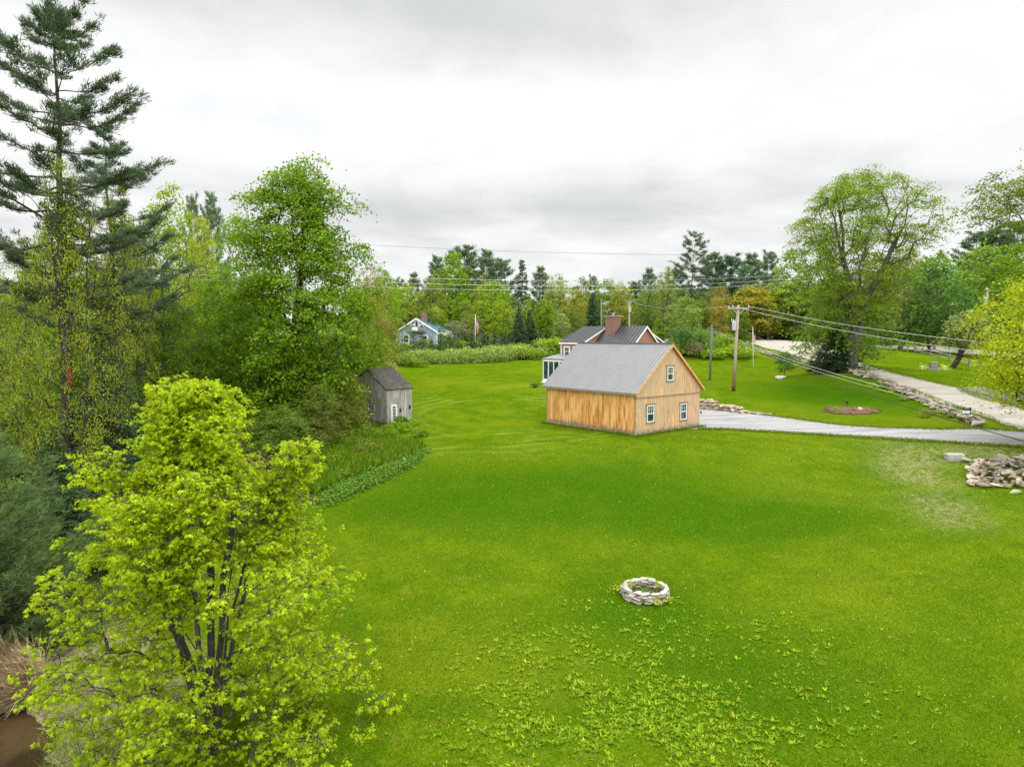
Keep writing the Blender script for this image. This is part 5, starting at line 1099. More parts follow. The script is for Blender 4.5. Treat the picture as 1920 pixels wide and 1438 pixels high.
LAWNP = np.array([tuple(p[:2]) for p in at_many([(-200, 1600), (330, 1438)])] )
lawn_poly = at_many([(250, 1437), (330, 1150), (450, 1020), (640, 936), (780, 875), (860, 838), (1000, 822), (1191, 830), (1311, 810), (1450, 814), (1550, 820), (1650, 826), (1750, 832), (1850, 838), (1990, 850), (2050, 1000), (2050, 1200), (2050, 1437)])[:, :2]
lawn_poly = np.vstack([lawn_poly, [[12, 9]], [[-9, 9]]])
def lawn_pts(n):
    """more blades near the camera than far away"""
    out = np.zeros((0, 2))
    while len(out) < n:
        y = 11 + 38 * rs.uniform(0, 1, n) ** 1.7; x = rs.uniform(-.62, .88, n) * y * 1.02; ok = inside(x, y, lawn_poly); out = np.concatenate([out, np.c_[x, y][ok]])
    return out[:n]
FP = at(1210, 1116)
q = lawn_pts(330000); q = q[np.hypot(q[:, 0] - FP[0], q[:, 1] - FP[1]) > .98]
c = np.c_[q, gz(q[:, 0], q[:, 1]) - .01]; d = rs.normal(0, .5, c.shape); d[:, 2] = .8
v, qq = along(c, d, rs.normal(0, 1, c.shape), rs.uniform(.045, .11, len(c)), rs.uniform(.008, .018, len(c)) * (.6 + c[:, 1] / 30))
n0 = wobble(np.c_[q, q[:, :1] * 0], 1.0, .55)[:, None] + .6 * wobble(np.c_[q, q[:, :1] * 0], 2.0, 2.1)[:, None]
base = np.array([[.098, .160, .003]]) + np.clip(n0, -1, 1) * np.array([[.028, .030, .002]])
cc = np.repeat(base * rs.uniform(.62, 1.4, (len(q), 1)) + (rs.uniform(size=(len(q), 1)) < .05) * np.array([[.10, .07, .03]]) + (rs.uniform(size=(len(q), 1)) < .006) * np.array([[.35, .33, .2]]), 4, 0)
tinted('grass', [(v, qq, cc)], M['blade'], 'short blades of the mown lawn in front of the barn', 'grass')
vp = []; SHB = np.array([[SCn[0] + x_ * math.cos(SYAW) - y_ * math.sin(SYAW), SCn[1] + x_ * math.sin(SYAW) + y_ * math.cos(SYAW)] for x_, y_ in ((SW, -.1), (-.1, -.1), (-.1, SG))])
for ed, n_, sp_ in ((d_bot[1:], 9000, .16), (d_top[1:], 9000, .18), (r_bot[6:], 9000, .25), (r_top[5:], 8000, .25), (p_bot, 1500, .2), (np.array(B_), 3500, .09), (SHB, 1500, .12)):
    S2 = spline(ed, 200)[:, :2]; j = rs.randint(0, 199, n_); t = rs.uniform(0, 1, (n_, 1)); vp.append(S2[j] * (1 - t) + S2[j + 1] * t + rs.normal(0, sp_, (n_, 2)) * (wobble(np.c_[S2[j], S2[j][:, :1] * 0], .4, 1.7)[:, None] * .6 + 1))
q = np.concatenate(vp); q = q[proj((q[:, 0], q[:, 1], gz(q[:, 0], q[:, 1])))[0] < 1990]; c = np.c_[q, gz(q[:, 0], q[:, 1]) + .02]; d = rs.normal(0, .4, c.shape); d[:, 2] = 1
v, qq = along(c, d, rs.normal(0, 1, c.shape), rs.uniform(.06, .24, len(c)), rs.uniform(.02, .05, len(c)))
cc = np.repeat(np.where(rs.uniform(size=(len(q), 1)) < .75, [[.095, .155, .004]], [[.16, .15, .03]]) * rs.uniform(.6, 1.3, (len(q), 1)), 4, 0)
tinted('verge_grass', [(v, qq, cc)], M['blade'], 'ragged grass along the edges of the driveway and the dirt road', 'grass')
# weeds: leaf rosettes in drifts
wq = []
def drift(u, v, sx, sy, n):
    p = at(u, v); wq.append(np.c_[rs.normal(p[0], sx * 1.15, int(n * 1.9)), rs.normal(p[1], sy * 1.15, int(n * 1.9))])
for a in ((1150, 1290, 1.9, 1.3, 520), (1120, 1380, 1.7, .9, 420), (1260, 1340, 1.2, 1.0, 220), (1040, 1215, 1.6, 1.3, 190), (1400, 1390, .9, .6, 110), (1000, 1330, .8, .8, 90), (1480, 1230, 1.6, 1.6, 90), (1300, 1200, 3.5, 2.0, 150), (1190, 1150, 1.2, .8, 40), (1530, 1330, 1.2, .8, 60), (1250, 1430, 2.0, .5, 170)): drift(*a)
wq = np.concatenate(wq); wq = wq[wobble(np.c_[wq, wq[:, :1] * 0], .7, 3.2) + .7 * wobble(np.c_[wq, wq[:, :1] * 0], 1.9, 1.3) > rs.normal(-.06, .22, len(wq))]; wq = wq[np.hypot(wq[:, 0] - FP[0], wq[:, 1] - FP[1]) > 1.15]; k_ = 7; c = np.repeat(np.c_[wq, gz(wq[:, 0], wq[:, 1])], k_, 0); an = rs.uniform(0, 6.28, len(c)); sz = np.repeat(rs.uniform(.55, 1.3, len(wq)), k_)
d = np.stack([np.cos(an), np.sin(an), rs.uniform(.25, 1.0, len(c))], -1)
v, qq = along(c, d, np.tile([0, 0, 1.], (len(c), 1)), rs.uniform(.06, .15, len(c)) * sz, rs.uniform(.02, .05, len(c)) * sz)
cc = np.repeat(np.repeat(np.where(rs.uniform(size=(len(wq), 1)) < .12, [[.185, .215, .008]], [[.125, .195, .006]]) * rs.uniform(.75, 1.2, (len(wq), 1)), k_, 0), 4, 0)
tinted('weeds', [(v, qq, cc)], M['leaf_attr'], 'light green leafy weeds drifting across the lawn below the fire ring', 'weeds')
# ------------------------------------------------------------------ hedge and shrubs
random.seed(9); rs = np.random.RandomState(5)
def bush(name, label, u, v, wpx, hpx, col, leaf=.2, n=1500, cat_='shrub', group=None, nb=7, bark='brown'):
    b = at(u, v); dep = b[1]; wd = wpx * dep / F; h = hpx * dep / F; bl = [(0, 0, h * .45, wd * .42, wd * .40, h * .52)]
    for i in range(nb): a = rs.uniform(0, 6.28); r_ = wd * .26; bl.append((math.cos(a) * r_, math.sin(a) * r_ * .8, h * rs.uniform(.3, .62), wd * .25, wd * .25, h * rs.uniform(.25, .4)))
    v_, q_ = shrub(rs.randint(1e6), bl, n, leaf); o = empty(name, b, label, cat_, group)
    link('crown', np_mesh('crown', v_, q_, (M['leaf'],)), o, col)
    k = 7; A = np.zeros((k, 3)); an = rs.uniform(0, 6.28, k); B = np.stack([np.cos(an) * wd * .25, np.sin(an) * wd * .25, np.full(k, h * .6)], -1); tv = tubes(A, B, np.full(k, .05), np.full(k, .02)); link('stem', np_mesh('stem', tv[0], tv[1], (M['bark'],)), o, BARK[bark]); return o
HG = at_many([(762, 684), (800, 683), (860, 682), (920, 680), (966, 675)]); bl = []
hz = empty('hedge', HG[2], 'long pale green clipped hedge at the far end of the lawn', 'hedge')
for i in range(26):
    t = i / 25 * (len(HG) - 1); j = min(int(t), len(HG) - 2); p = HG[j] * (1 - t + j) + HG[j + 1] * (t - j) - HG[2]; s = rs.uniform(.85, 1.15)
    bl.append((p[0], p[1] + 1.3, p[2] + (.85 + .35 * i / 25) * s, 1.25, 1.4, (1.05 + .35 * i / 25) * s))
bl += [(b[0], b[1] - .15, b[2] - .55, 1.2, 1.35, .7) for b in bl]; v_, q_ = shrub(3, bl, 26000, .20, shell=.72, low=-1); link('crown', np_mesh('crown', v_, q_, (M['leaf'],)), hz, (.165, .215, .045))
A = np.array([[b[0], b[1] + .5, b[2] - 1.6] for b in bl[:26]]); tv = tubes(A, A + [0, 0, 1.2], np.full(len(A), .06), np.full(len(A), .03)); link('stem', np_mesh('stem', tv[0], tv[1], (M['bark'],)), hz, BARK['brown'])
bush('bush', 'bright yellow green bush left of the red house', 1040, 668, 46, 36, YG, .22)
bush('bush', 'rusty purple brown bush on the lawn right of the barn roof', 1303, 671, 40, 30, (.13, .085, .065), .16, 1300)
bush('bush', 'light green bush behind the grey post', 1322, 664, 50, 50, (.10, .165, .03), .24)
bush('bush', 'dark green bush just right of the barn ridge', 1278, 668, 52, 62, (.05, .10, .02), .24)
bush('bush', 'yellow green bush left of the utility pole', 1360, 660, 44, 38, YG, .22)
bush('bush', 'small green shrub at the corner of the house porch', 1003, 726, 18, 8, (.05, .09, .02), .12, 400)
bush('bush', 'pale blossom flecked bush right of the blue house', 836, 648, 34, 30, (.30, .31, .24), .2, 900)
bush('bush', 'wide green shrub against the front of the old grey shed', 752, 801, 26, 22, (.075, .135, .02), .12, 900)
bush('bush', 'reddish shrub behind the rail fence', 1752, 655, 18, 14, (.14, .07, .04), .16, 400)
for u, v, vt, w_, lb in [(u_, v_2, vt_ - 6, w_2 + 5, lb_) for u_, v_2, vt_, w_2, lb_ in [(757, 667, 634, 17, 'first small dark spruce at the hedge left end'), (775, 663, 625, 17, 'small spruce in front of the blue house door'), (791, 662, 628, 18, 'small spruce before the blue house right window'), (808, 664, 636, 14, 'thin small spruce at the blue house right corner'), (826, 664, 622, 22, 'broad small spruce before the green shed'), (843, 664, 630, 20, 'small spruce right of the green shed'), (905, 655, 622, 26, 'small dark spruce just right of the far flagpole'), (928, 655, 626, 22, 'second small spruce right of the far flagpole'), (948, 658, 624, 22, 'third small spruce right of the far flagpole'), (884, 657, 628, 22, 'small spruce left of the far flagpole foot')]]:
    Y = 112 + rs.uniform(-3, 3); T('smallspruce', u, vt, Y, w_, (.030, .060, .028), lb, 'spruce_tree', 'small spruces behind the hedge', 'dark')

# ------------------------------------------------------------------ stones
def rock_mesh(seed, sx, sy, sz, sub=1):
    r_ = np.random.RandomState(seed); bm = bmesh.new()
    for i in range(12):
        d = r_.normal(0, 1, 3); d /= np.linalg.norm(d); d = np.sign(d) * np.abs(d) ** .72; bm.verts.new(tuple(d * np.array([sx, sy, sz]) * r_.uniform(.85, 1.1)))
    res = bmesh.ops.convex_hull(bm, input=bm.verts); bmesh.ops.delete(bm, geom=[e for e in res['geom_interior'] if isinstance(e, bmesh.types.BMVert)], context='VERTS')
    bmesh.ops.bevel(bm, geom=list(bm.edges), offset=min(sx, sy, sz) * .06, segments=1, affect='EDGES')
    me = bpy.data.meshes.new('stone'); bm.to_mesh(me); bm.free(); me.materials.append(M['rock']); return me
ROCKS = [rock_mesh(500 + i, 1, rs.uniform(.55, .85), rs.uniform(.35, .65)) for i in range(14)]
RARR = []
for r_ in ROCKS:
    v = np.empty(len(r_.vertices) * 3); r_.vertices.foreach_get('co', v); RARR.append((v.reshape(-1, 3), [tuple(p.vertices) for p in r_.polygons]))
def stones_mesh(name, items, parent=None, color=(1, 1, 1)):
    """items: (x, y, z, size, rz, tilt, flatness) merged into one wall"""
    V = []; F_ = []; n = 0
    for i, (x, y, z, s, rz, tl, fl_) in enumerate(items):
        v, f = RARR[i % len(RARR)]; m_ = np.array(Matrix.Rotation(rz, 3, 'Z') @ Matrix.Rotation(tl, 3, 'X')); w_ = (v * np.array([s, s, s * fl_])) @ m_.T + [x, y, z]
        V.append(w_); F_ += [tuple(k + n for k in q) for q in f]; n += len(v)
    me = bpy.data.meshes.new(name); me.from_pydata(np.concatenate(V).tolist(), [], F_); me.materials.append(M['rock']); return link(name, me, parent, color)
# fire ring: three courses of flat stones, each stone a part
fr_ = empty('fire_pit', (FP[0], FP[1], FP[2] - .02), 'round dry stone fire ring on the lower lawn', 'fire pit')
for lay in range(4):
    n = 13 + (lay % 2); a0 = rs.uniform(0, 6)
    for i in range(n):
        a = a0 + 2 * math.pi * i / n + rs.uniform(-.05, .05); rr_ = .80 + rs.uniform(-.03, .03) - .01 * lay; o = link('stone', ROCKS[rs.randint(14)], fr_, tuple(np.array([1.1, 1.08, 1.05]) * rs.uniform(.85, 1.25) * (1.15 if lay == 3 else .9)))
        o.location = (rr_ * math.cos(a), rr_ * math.sin(a), .04 + .105 * lay + rs.uniform(-.015, .015)); o.rotation_euler = (rs.uniform(-.1, .1), rs.uniform(-.1, .1), a + math.pi / 2 + rs.uniform(-.15, .15)); o.scale = (.235 * rs.uniform(.85, 1.15), .20, .125 * rs.uniform(.8, 1.1))
M['ash'] = gravel('fire_pit_soil', (.05, .045, .035), (.09, .08, .06), (.12, .11, .07))
pv_ = MB(); pv_.V = [(.74 * math.cos(a), .74 * math.sin(a), .06) for a in np.linspace(0, 6.283, 24, endpoint=False)]; pv_.F = [tuple(range(24))]; pv_.build('soil', M['ash'], fr_)
n = 260; an = rs.uniform(0, 6.28, n); rr_ = rs.uniform(0, .68, n); c = np.stack([np.cos(an) * rr_, np.sin(an) * rr_, rs.uniform(.07, .2, n)], -1); v_, q_ = cards(c, np.array([[0, 0, 1.]]) + rs.normal(0, .5, c.shape), an * 3, rs.uniform(.03, .09, n)); link('weed', np_mesh('weed', v_, q_, (M['leaf'],)), fr_, (.09, .14, .02))
for i, (a, rr2, s) in enumerate(((2.75, 1.06, .22), (2.45, .66, .16), (.35, .62, .13), (-.75, 1.02, .16), (-1.35, 1.04, .14))):
    n = 60; c = rs.normal(0, 1, (n, 3)) * np.array([.09, .09, .05]) * s / .15 + [rr2 * math.cos(a), rr2 * math.sin(a), .16 if rr2 > .9 else .32]; v_, q_ = cards(c, np.array([[0, 0, 1.]]) + rs.normal(0, .6, c.shape), rs.uniform(0, 6, n), rs.uniform(.04, .10, n)); link('weed', np_mesh('weed', v_, q_, (M['leaf'],)), fr_, (.20, .25, .012))

# heap of field stones at the right edge: every stone a thing
HP = at(1872, 895); n = 0; hgroup = 'stones of the heap by the driveway'
def stone(u, v, zoff, s, fl_, label, col, rz=None, sy=1.0, cat_='rock', group=None):
    p = at(u, v); o = link('field_stone', ROCKS[rs.randint(14)], None, col[:3]); o.location = (p[0], p[1], p[2] + zoff); o.scale = (s, s * sy, s * fl_); o.rotation_euler = (rs.uniform(-.25, .25), rs.uniform(-.25, .25), rs.uniform(0, 6.28) if rz is None else rz)
    return tag(o, label, cat_, group)
# a squared block first
p = at(1790, 862); bo = MB(); bo.box((-.48, -.30, -.12), (.48, .30, .38)); o = bo.build('stone_block', M['rock'], None, bevel=.035); o.location = p; o.rotation_euler = (.03, -.04, -.25); o.color = (1.3, 1.28, 1.22, 1); tag(o, 'squared pale stone block at the left end of the stone heap', 'rock')
stone(1812, 866, .12, .42, .6, 'long pale flat stone touching the squared block', (1.35, 1.3, 1.25, 1), .2, .6)
stone(1836, 868, .14, .5, .45, 'pale slanting slab second from the squared block', (1.3, 1.27, 1.22, 1), -.4, .7)
stone(1817, 899, .15, .36, .9, 'pale upright rounded stone at the lower left of the heap', (1.25, 1.24, 1.25, 1))
stone(1866, 914, .12, .44, .8, 'big pale rounded boulder at the front foot of the heap', (1.35, 1.3, 1.2, 1))
stone(1902, 924, .08, .30, .7, 'small pale boulder alone in front of the heap', (1.35, 1.3, 1.28, 1))
stone(1908, 888, .62, .26, .9, 'yellow green lichened round stone in the heap', (1.05, 1.25, .42, 1))
lab = {'tan': 'tan brown rough stone lying in the stone heap by the driveway', 'grey': 'grey rough stone lying in the stone heap by the driveway', 'pale': 'pale cream stone lying in the stone heap by the driveway'}
tone = {'tan': (.86, .73, .58), 'grey': (.68, .68, .67), 'pale': (1.2, 1.13, 1.03)}
for i in range(250):
    u = rs.uniform(1818, 1990); f = rs.uniform(); v = 868 + 48 * f; w_ = 1 - abs(f - .5) * 1.5; rise = max(0, w_) * min(1, (u - 1810) / 45) * 1.15; key = ('tan', 'tan', 'grey', 'pale')[rs.randint(4)]
    s = rs.uniform(.16, .40); c = tuple(np.array(tone[key]) * rs.uniform(.85, 1.15)) + (1,); p = at(u, v)
    if proj((p[0], p[1], p[2]))[0] > 1935: continue
    o = stone(u, v, rise * rs.uniform(.3, 1.0) + .05, s, rs.uniform(.55, 1.1), lab[key], c, None, rs.uniform(.6, 1), 'rock', hgroup + ' ' + key)

# boulder wall holding the lawn above the driveway
bwl = at_many([(1290, 765), (1312, 766), (1340, 768), (1370, 771.5), (1400, 775), (1425, 778), (1440, 779.5)]); S_ = spline(bwl, 60); items = []
for i, p in enumerate(S_):
    t = i / 59; hgt = .95 * (1 - t) ** .8 + .12; k = max(1, int(round(hgt / .32)))
    for j in range(k):
        s = rs.uniform(.26, .46) * (1 if t < .7 else .7); items.append((p[0] + rs.normal(0, .08) - .03 * j, p[1] + .10 + .13 * j + rs.normal(0, .06), p[2] + .12 + .30 * j + rs.uniform(-.05, .05), s, rs.uniform(-.5, .5), rs.uniform(-.2, .2), rs.uniform(.7, 1.0)))
tag(stones_mesh('boulder_wall', items, None, (1.15, 1.0, .86)), 'low wall of tan boulders along the driveway right of the barn', 'stone wall')
# long stone wall between lawn and road
rw = at_many([(1388, 655), (1412, 659), (1444, 666), (1480, 674), (1510, 681), (1543, 688), (1575, 695), (1612, 704), (1650, 716), (1682, 731), (1715, 748), (1750, 764), (1790, 780), (1815, 791), (1836, 797)])
S_ = spline(rw, 330); items = []
for i, p in enumerate(S_):
    for j in range(2 if i % 3 else 3): items.append((p[0] + rs.normal(0, .26), p[1] + rs.normal(0, .3), p[2] + .12 + .2 * j + rs.uniform(-.05, .06), rs.uniform(.2, .42), rs.uniform(0, 6.28), rs.uniform(-.3, .3), rs.uniform(.6, .95)))
tag(stones_mesh('stone_wall', items, None, (.92, .86, .78)), 'long tumbled fieldstone wall between the lawn and the dirt road', 'stone wall')
p = at(1828, 799); o = link('boulder', ROCKS[3], None, (1.35, 1.28, 1.2)); o.location = (p[0], p[1], p[2] + .2); o.scale = (.72, .5, .7); tag(o, 'large pale boulder ending the stone wall at the driveway', 'rock')
p = at(1464, 710); o = link('boulder', ROCKS[5], None, (1.6, 1.6, 1.62)); o.location = (p[0], p[1], p[2] + .12); o.scale = (.85, .55, .5); tag(o, 'white boulder under the small lawn tree', 'rock')
p = at(1613, 769); o = link('boulder', ROCKS[7], None, (1.45, 1.38, 1.25)); o.location = (p[0], p[1], p[2] + .1); o.scale = (.28, .24, .36); tag(o, 'small pale rock in the mulch bed', 'rock')
p = at(757, 867); o = link('boulder', ROCKS[2], None, (1.5, 1.5, 1.5)); o.location = (p[0], p[1], p[2] + .12); o.scale = (.2, .16, .3); tag(o, 'small white rock at the corner of the fern bed', 'rock')
gb = at(1750, 694); ms = empty('stone_marker', gb, 'grey upright stone with little bushes on the grass beyond the road', 'stone marker')
s_ = MB(); s_.box((-.8, -.3, -.1), (.8, .3, .25)); s_.box((-.45, -.22, .25), (.45, .22, 1.05)); s_.build('stone', M['rock'], ms, bevel=.06).color = (.85, .87, .9, 1)
for sx in (-1.25, 1.35):
    n = 160; c = rs.normal(0, 1, (n, 3)) * [.25, .25, .2] + [sx, 0, .3]; v_, q_ = cards(c, np.array([[0, 0, 1.]]) + rs.normal(0, .6, c.shape), rs.uniform(0, 6, n), .14); link('flowers', np_mesh('flowers', v_, q_, (M['leaf'],)), ms, (.35, .36, .14))
items = [(q[0] + rs.normal(0, .2), q[1], q[2] + .1, rs.uniform(.18, .34), rs.uniform(0, 6), 0, .7) for q in at_many([(1818 + i * 2.3, 729 + rs.uniform(-1, 1)) for i in range(11)])]
tag(stones_mesh('kerb_stones', items, None, (1.15, 1.1, 1.0)), 'row of pale stones edging the grey pull off', 'stone edging')

# ------------------------------------------------------------------ rail fence
fp = at_many([(1690, 657), (1702, 659.5), (1715, 661.5), (1729, 664.5), (1745, 668), (1762, 672.5), (1780, 677.5), (1798, 682), (1817, 687.5), (1838, 693)])
M['rail'] = plain('weathered_rail', (.34, .30, .25), .85, .25, 5)
fe = empty('rail_fence', fp[0], 'weathered post and rail fence across the grass beyond the road', 'fence')
for p in fp:
    q = p - fp[0]; MB().box((q[0] - .08, q[1] - .08, q[2] - .3), (q[0] + .08, q[1] + .08, q[2] + 1.25)).build('post', M['pole_grey'], fe)
for a, b in zip(fp[:-1], fp[1:]):
    a, b = a - fp[0], b - fp[0]; r_ = MB()
    for h_ in (.45, .95): r_.tube([a + [0, 0, h_], b + [0, 0, h_]], .07, 6)
    r_.build('rails', M['rail'], fe)

# ------------------------------------------------------------------ poles, wires, flags
def pole(name, base, topuv, r0, r1, mat, label, cat_='utility pole', group=None):
    b = at(*base) if len(base) == 2 else np.array(base); t = at_depth(topuv[0], topuv[1], b[1]); o = empty(name, b, label, cat_, group); d = t - b
    MB().tube([(0, 0, -.5), d * .5, d], [r0, (r0 + r1) / 2, r1], 12).build('shaft', M[mat], o, smooth=True); return o, b, d
def insul(o, pts):
    s_ = MB()
    for p in pts: s_.tube([p, (p[0], p[1], p[2] + .1), (p[0], p[1], p[2] + .18)], [.025, .05, .035], 8)
    s_.build('insulators', M['white'], o)
up, ub, ud = pole('utility_pole', (1375, 733), (1384.5, 572.5), .19, .13, 'pole', 'tall brown wooden utility pole with crossarm and transformer on the lawn')
ca = np.array([math.cos(-.12), math.sin(-.12), .0]); ct = ud + [0, -.17, -.32]; cr_ = MB()
def xarm(mb, c, ax, L, hw, hh): n_ = np.array([-ax[1], ax[0], 0]); e = [c - ax * L - n_ * hw, c + ax * L - n_ * hw, c + ax * L + n_ * hw, c - ax * L + n_ * hw]; mb.hexa([q - [0, 0, hh] for q in e] + [q + [0, 0, hh] for q in e])
xarm(cr_, ct, ca, 1.08, .06, .075); cr_.build('crossarm', M['pole'], up)
for s_ in (-1, 1):
    b_ = MB(); b_.tube([ct + ca * s_ * .62 - [0, 0, .07], ud + [0, -.15, -1.0]], .028, 5); b_.build('brace', M['steel'], up)
ins = [ct + ca * x + [0, 0, .07] for x in (-1.0, -.62, 1.0)]; insul(up, ins)
MB().tube([ct + ca * 1.0, ct + ca * 1.0 + [0, 0, .42]], .03, 6).build('pin', M['steel'], up)
tf = MB(); tc = ud * .76 + [-.36, -.12, 0]; tf.tube([tc + [0, 0, -.45], tc + [0, 0, .38], tc + [0, 0, .45]], [.23, .23, .12], 12); tr = tf.build('transformer', M['steel'], up)
for dx in (-.08, .08): MB().tube([tc + [dx, 0, .42], tc + [dx, 0, .66]], .035, 6).build('bushing', M['white'], tr)
MB().tube([tc + [-.05, 0, .3], tc + [-.28, 0, .55], tc + [-.26, 0, .8]], .03, 6).build('cutout', M['white'], up)
gp, gb_, gd = pole('grey_post', (1331, 712.5), (1335, 609), .15, .13, 'pole_grey', 'shorter grey wooden service post left of the tall utility pole', 'pole')
xp, xb, xd = pole('utility_pole', at_depth(1127.5, 622, 108) * [1, 1, 0] + [0, 0, 3.3], (1127.5, 562), .13, .1, 'pole_grey', 'thin grey pole rising behind the red house chimney left side')
yp, yb, yd = pole('utility_pole', at_depth(1181, 622, 112) * [1, 1, 0] + [0, 0, 3.6], (1179.5, 563), .16, .12, 'pole', 'far utility pole with transformer right of the red house chimney')
cr_ = MB(); xarm(cr_, yd + [0, -.15, -.2], np.array([1., .1, 0]), .9, .06, .07); cr_.build('crossarm', M['pole_grey'], yp); tf = MB(); tc2 = yd + [.1, -.32, -2.0]; tf.tube([tc2, tc2 + [0, 0, .9]], .24, 10); tf.build('transformer', M['steel'], yp)
zp, zb, zd = pole('utility_pole', at_depth(1847, 640, 116) * [1, 1, 0] + [0, 0, g(at_depth(1847, 640, 116)[0], 116)], (1852, 541), .19, .14, 'pole', 'grey utility pole with transformer left of the right edge maple')
tf = MB(); tc3 = zd + [-.42, -.15, -2.6]; tf.tube([tc3, tc3 + [0, 0, .95], tc3 + [0, 0, 1.05]], [.3, .3, .15], 10); tf.build('transformer', M['steel'], zp); cr_ = MB(); xarm(cr_, zd + [0, -.17, -.3], np.array([1., 0, 0]), .7, .06, .07); cr_.build('crossarm', M['pole_grey'], zp)

M['wire'] = plain('bare_wire', (.5, .51, .5), .4, .05, 3, .5); M['cable'] = plain('black_cable', (.018, .018, .018), .5, .1, 3)
def wire(a, b, sag, rad, mat, label, name='power_line', group=None, n=40):
    a, b = np.array(a, float), np.array(b, float); t = np.linspace(0, 1, n)[:, None]; p = a * (1 - t) + b * t - np.array([[0, 0, 1.]]) * sag * 4 * t * (1 - t)
    o = MB().tube(p - a, rad, 5).build(name, M[mat], None, smooth=True); o.location = a; return tag(o, label, 'power line', group)
WG = 'long white wires across the wood'
wire(at_depth(-60, 483, 44), at_depth(1720, 489, 132), 2.6, .018, 'wire', 'top one of three long white wires in front of the wood', group=WG)
wire(at_depth(-60, 491, 44), at_depth(1720, 493, 132), 2.9, .018, 'wire', 'middle one of three long white wires in front of the wood', group=WG)
wire(at_depth(-60, 499, 44), at_depth(1720, 497, 132), 3.1, .018, 'wire', 'lowest one of three long white wires in front of the wood', group=WG)
wire(at_depth(600, 454, 200), at_depth(1300, 478, 200), .8, .035, 'cable', 'faint thin wire against the clouds above the skyline pines')
top = lambda i: ub + ins[i] + [0, 0, .15]
wire(top(2), at_depth(2010, 655, 47), .55, .017, 'wire', 'upper white wire from the utility pole crossarm to the right edge')
wire(top(1), at_depth(2010, 678, 46), .6, .017, 'wire', 'second white wire from the utility pole crossarm to the right edge')
wire(ub + ud * .76, at_depth(1455, 642, 95), .3, .018, 'wire', 'short wire from the utility pole towards the near flagpole')
wire(gb_ + gd * .97, at_depth(1995, 848, 26), .9, .024, 'cable', 'thick black cable sloping across the driveway to lower right')
wire(gb_ + gd * .93, at_depth(2000, 800, 33), .9, .015, 'wire', 'thin pale wire sloping from the grey post over the stone wall')
wire(gb_ + gd * .90, at_depth(2000, 812, 33), .9, .012, 'wire', 'thinnest pale wire just below the other sloping one')
wire(ub + ud * .78, gb_ + gd * .98, .15, .02, 'cable', 'short wire joining the utility pole and the grey post')
wire(top(0), yb + yd + [-.6, -.15, 0], .8, .016, 'wire', 'pale wire from the utility pole to the far pole behind the house')
wire(ub + ud * .73, yb + yd * .7, .8, .016, 'cable', 'dark wire from the utility pole to the far pole lower down')

m, k = new_mat('flag_cloth'); uv = k.sep(k.add('ShaderNodeTexCoord').outputs['UV'])
st = k.m('GREATER_THAN', k.m('SINE', k.m('MULTIPLY', uv[1], 13 * math.pi)), 0.0); c = k.mix(st, (.72, .70, .68), (.52, .03, .045))
ins_ = k.m('MULTIPLY', k.m('LESS_THAN', uv[0], .4), k.m('GREATER_THAN', uv[1], 6 / 13.)); vo = k.add('ShaderNodeTexVoronoi', {'Vector': k.add('ShaderNodeCombineXYZ', {0: k.m('MULTIPLY', uv[0], 22), 1: k.m('MULTIPLY', uv[1], 16), 2: 0.0}).outputs[0], 'Scale': 1.0, 'Randomness': 0.15}).outputs[0]
c = k.mix(ins_, c, k.mix(k.m('LESS_THAN', vo, .28), (.025, .035, .14), (.7, .7, .7))); d_ = k.add('ShaderNodeBsdfDiffuse', {0: c}); t2 = k.add('ShaderNodeBsdfTranslucent', {0: c}); k.add('ShaderNodeOutputMaterial', {0: k.add('ShaderNodeMixShader', {0: .3, 1: d_.outputs[0], 2: t2.outputs[0]}).outputs[0]}); M['flag'] = m
def flag(parent, top, L, Hh, fold):
    """a flag hanging slack: its fly end has dropped, the cloth lies in folds"""
    nu, nv = 22, 12; V = []; U = []
    for j in range(nv + 1):
        for i in range(nu + 1):
            a, b = i / nu, j / nv; x = L * a * fold; z = -Hh * b - L * a * math.sqrt(max(0, 1 - fold ** 2)) * (.75 + .25 * b); y = .10 * math.sin(a * 13 + b * 2) * a ** .5; V.append((top[0] + .03 + x * (1 - .3 * b), top[1] + y, top[2] + z)); U.append((a, 1 - b))
    F_ = [(j * (nu + 1) + i, j * (nu + 1) + i + 1, (j + 1) * (nu + 1) + i + 1, (j + 1) * (nu + 1) + i) for j in range(nv) for i in range(nu)]
    me = bpy.data.meshes.new('flag'); me.from_pydata(V, [], F_); ul = me.uv_layers.new(name='UVMap')
    for l in me.loops: ul.data[l.index].uv = U[l.vertex_index]
    me.materials.append(M['flag']); 
    for f in me.polygons: f.use_smooth = True
    return link('flag', me, parent)
def flagpole(b, topuv, rad, label, L, Hh, fold):
    t = at_depth(topuv[0], topuv[1], b[1]); d = t - b; o = empty('flagpole', b, label, 'flagpole'); MB().tube([(0, 0, -.3), d * .5, d], [rad, rad * .85, rad * .6], 10).build('shaft', M['white'], o, smooth=True)
    s_ = MB(); s_.tube([d, d + [0, 0, .05], d + [0, 0, .12], d + [0, 0, .17]], [.02, .07, .07, .02], 8); s_.build('finial', M['steel'], o); flag(o, d - [0, 0, .25], L, Hh, fold)
flagpole(at(1412.5, 690), (1411.5, 615), .055, 'white flagpole with slack striped flag on the lawn near the road', 1.8, 1.0, .24)
q = at_depth(890.5, 655, 114); flagpole(np.array([q[0], q[1], g(q[0], q[1])]), (891.5, 590), .06, 'far flagpole with hanging striped flag behind the hedge', 2.0, 1.2, .26)

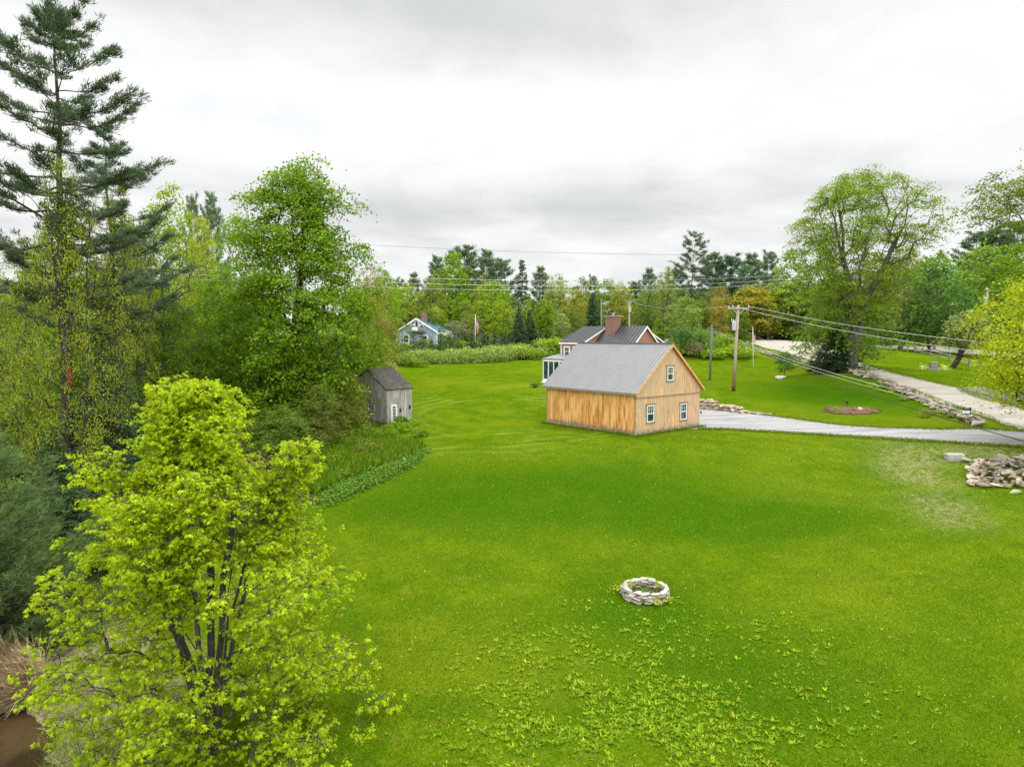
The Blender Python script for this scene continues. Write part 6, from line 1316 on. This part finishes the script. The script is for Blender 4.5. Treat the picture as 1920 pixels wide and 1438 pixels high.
# ------------------------------------------------------------------ sign, bed light, stake, broken trunk
b = at(1811, 786); dp = b[1]; sgn = empty('yard_sign', b, 'black and white panel sign hanging on a post by the stone wall end', 'sign', rz=.12); pxm = dp / F
def sg_(x0, x1, v0, v1, y0, y1, mb): mb.box((x0, y0, (786 - v1) * pxm), (x1, y1, (786 - v0) * pxm))
wS = 14.5 * pxm / 2; s_ = MB(); s_.box((wS + .01, -.04, -.3), (wS + .08, .04, (786 - 763.5) * pxm)); s_.build('post', M['black'], sgn)
s_ = MB(); sg_(-wS, wS, 769.8, 775.4, -.025, .025, s_); s_.build('panel', M['white'], sgn)
for v0, v1 in ((764.6, 769.7), (775.5, 780.6)):
    s_ = MB(); sg_(-wS, wS, v0, v1, -.03, .03, s_); pn = s_.build('name_board', M['black'], sgn); s_ = MB(); sg_(-wS * .8, wS * .75, (v0 + v1) / 2 - .35, (v0 + v1) / 2 + .45, -.036, -.032, s_); s_.build('lettering', M['steel'], pn)
b = at(1588, 763); lo_ = empty('bed_light', b, 'small black post light standing at the mulch bed', 'garden light'); s_ = MB(); s_.tube([(0, 0, -.1), (0, 0, .36)], .025, 6); s_.build('post', M['black'], lo_); s_ = MB(); s_.tube([(0, 0, .34), (0, 0, .52), (0, 0, .58)], [.10, .12, .03], 8); s_.build('lamp_head', M['black'], lo_)
b = at(1549, 696); MBo = MB(); MBo.tube([(0, 0, -.1), (0, 0, 1.9)], .025, 6); mk = MBo.build('marker_stake', M['white']); mk.location = b; tag(mk, 'thin white marker stake by the stone wall left of the great maple', 'stake')
m, k = new_mat('rotten_wood'); o_ = k.obj(); n_ = k.noise(k.mapv(o_, (5, 5, 2)), 3, 5, .7); finish(k, k.mix(k.rng(n_, .35, .65), (.05, .02, .012), (.24, .085, .03)), .9, .1, n_, .05); M['rotten'] = m
pinw = [o for o in bpy.data.objects if str(o.get('label', '')).startswith('tallest pine')][0]; bpy.context.view_layer.update(); inv = pinw.matrix_world.inverted()
P_ = [at_depth(128, 688, 35.0), at_depth(132, 712, 34.7), at_depth(131, 738, 34.6)]; db = MB()
db.tube([inv @ Vector(p) for p in P_], [.10, .17, .05], 8); db.tube([inv @ Vector(at_depth(96, 690, 35.8)), inv @ Vector(P_[0])], [.06, .05], 6)
db.build('broken_limb', M['rotten'], pinw)['label'] = 'rust coloured broken limb hanging beside the trunk'
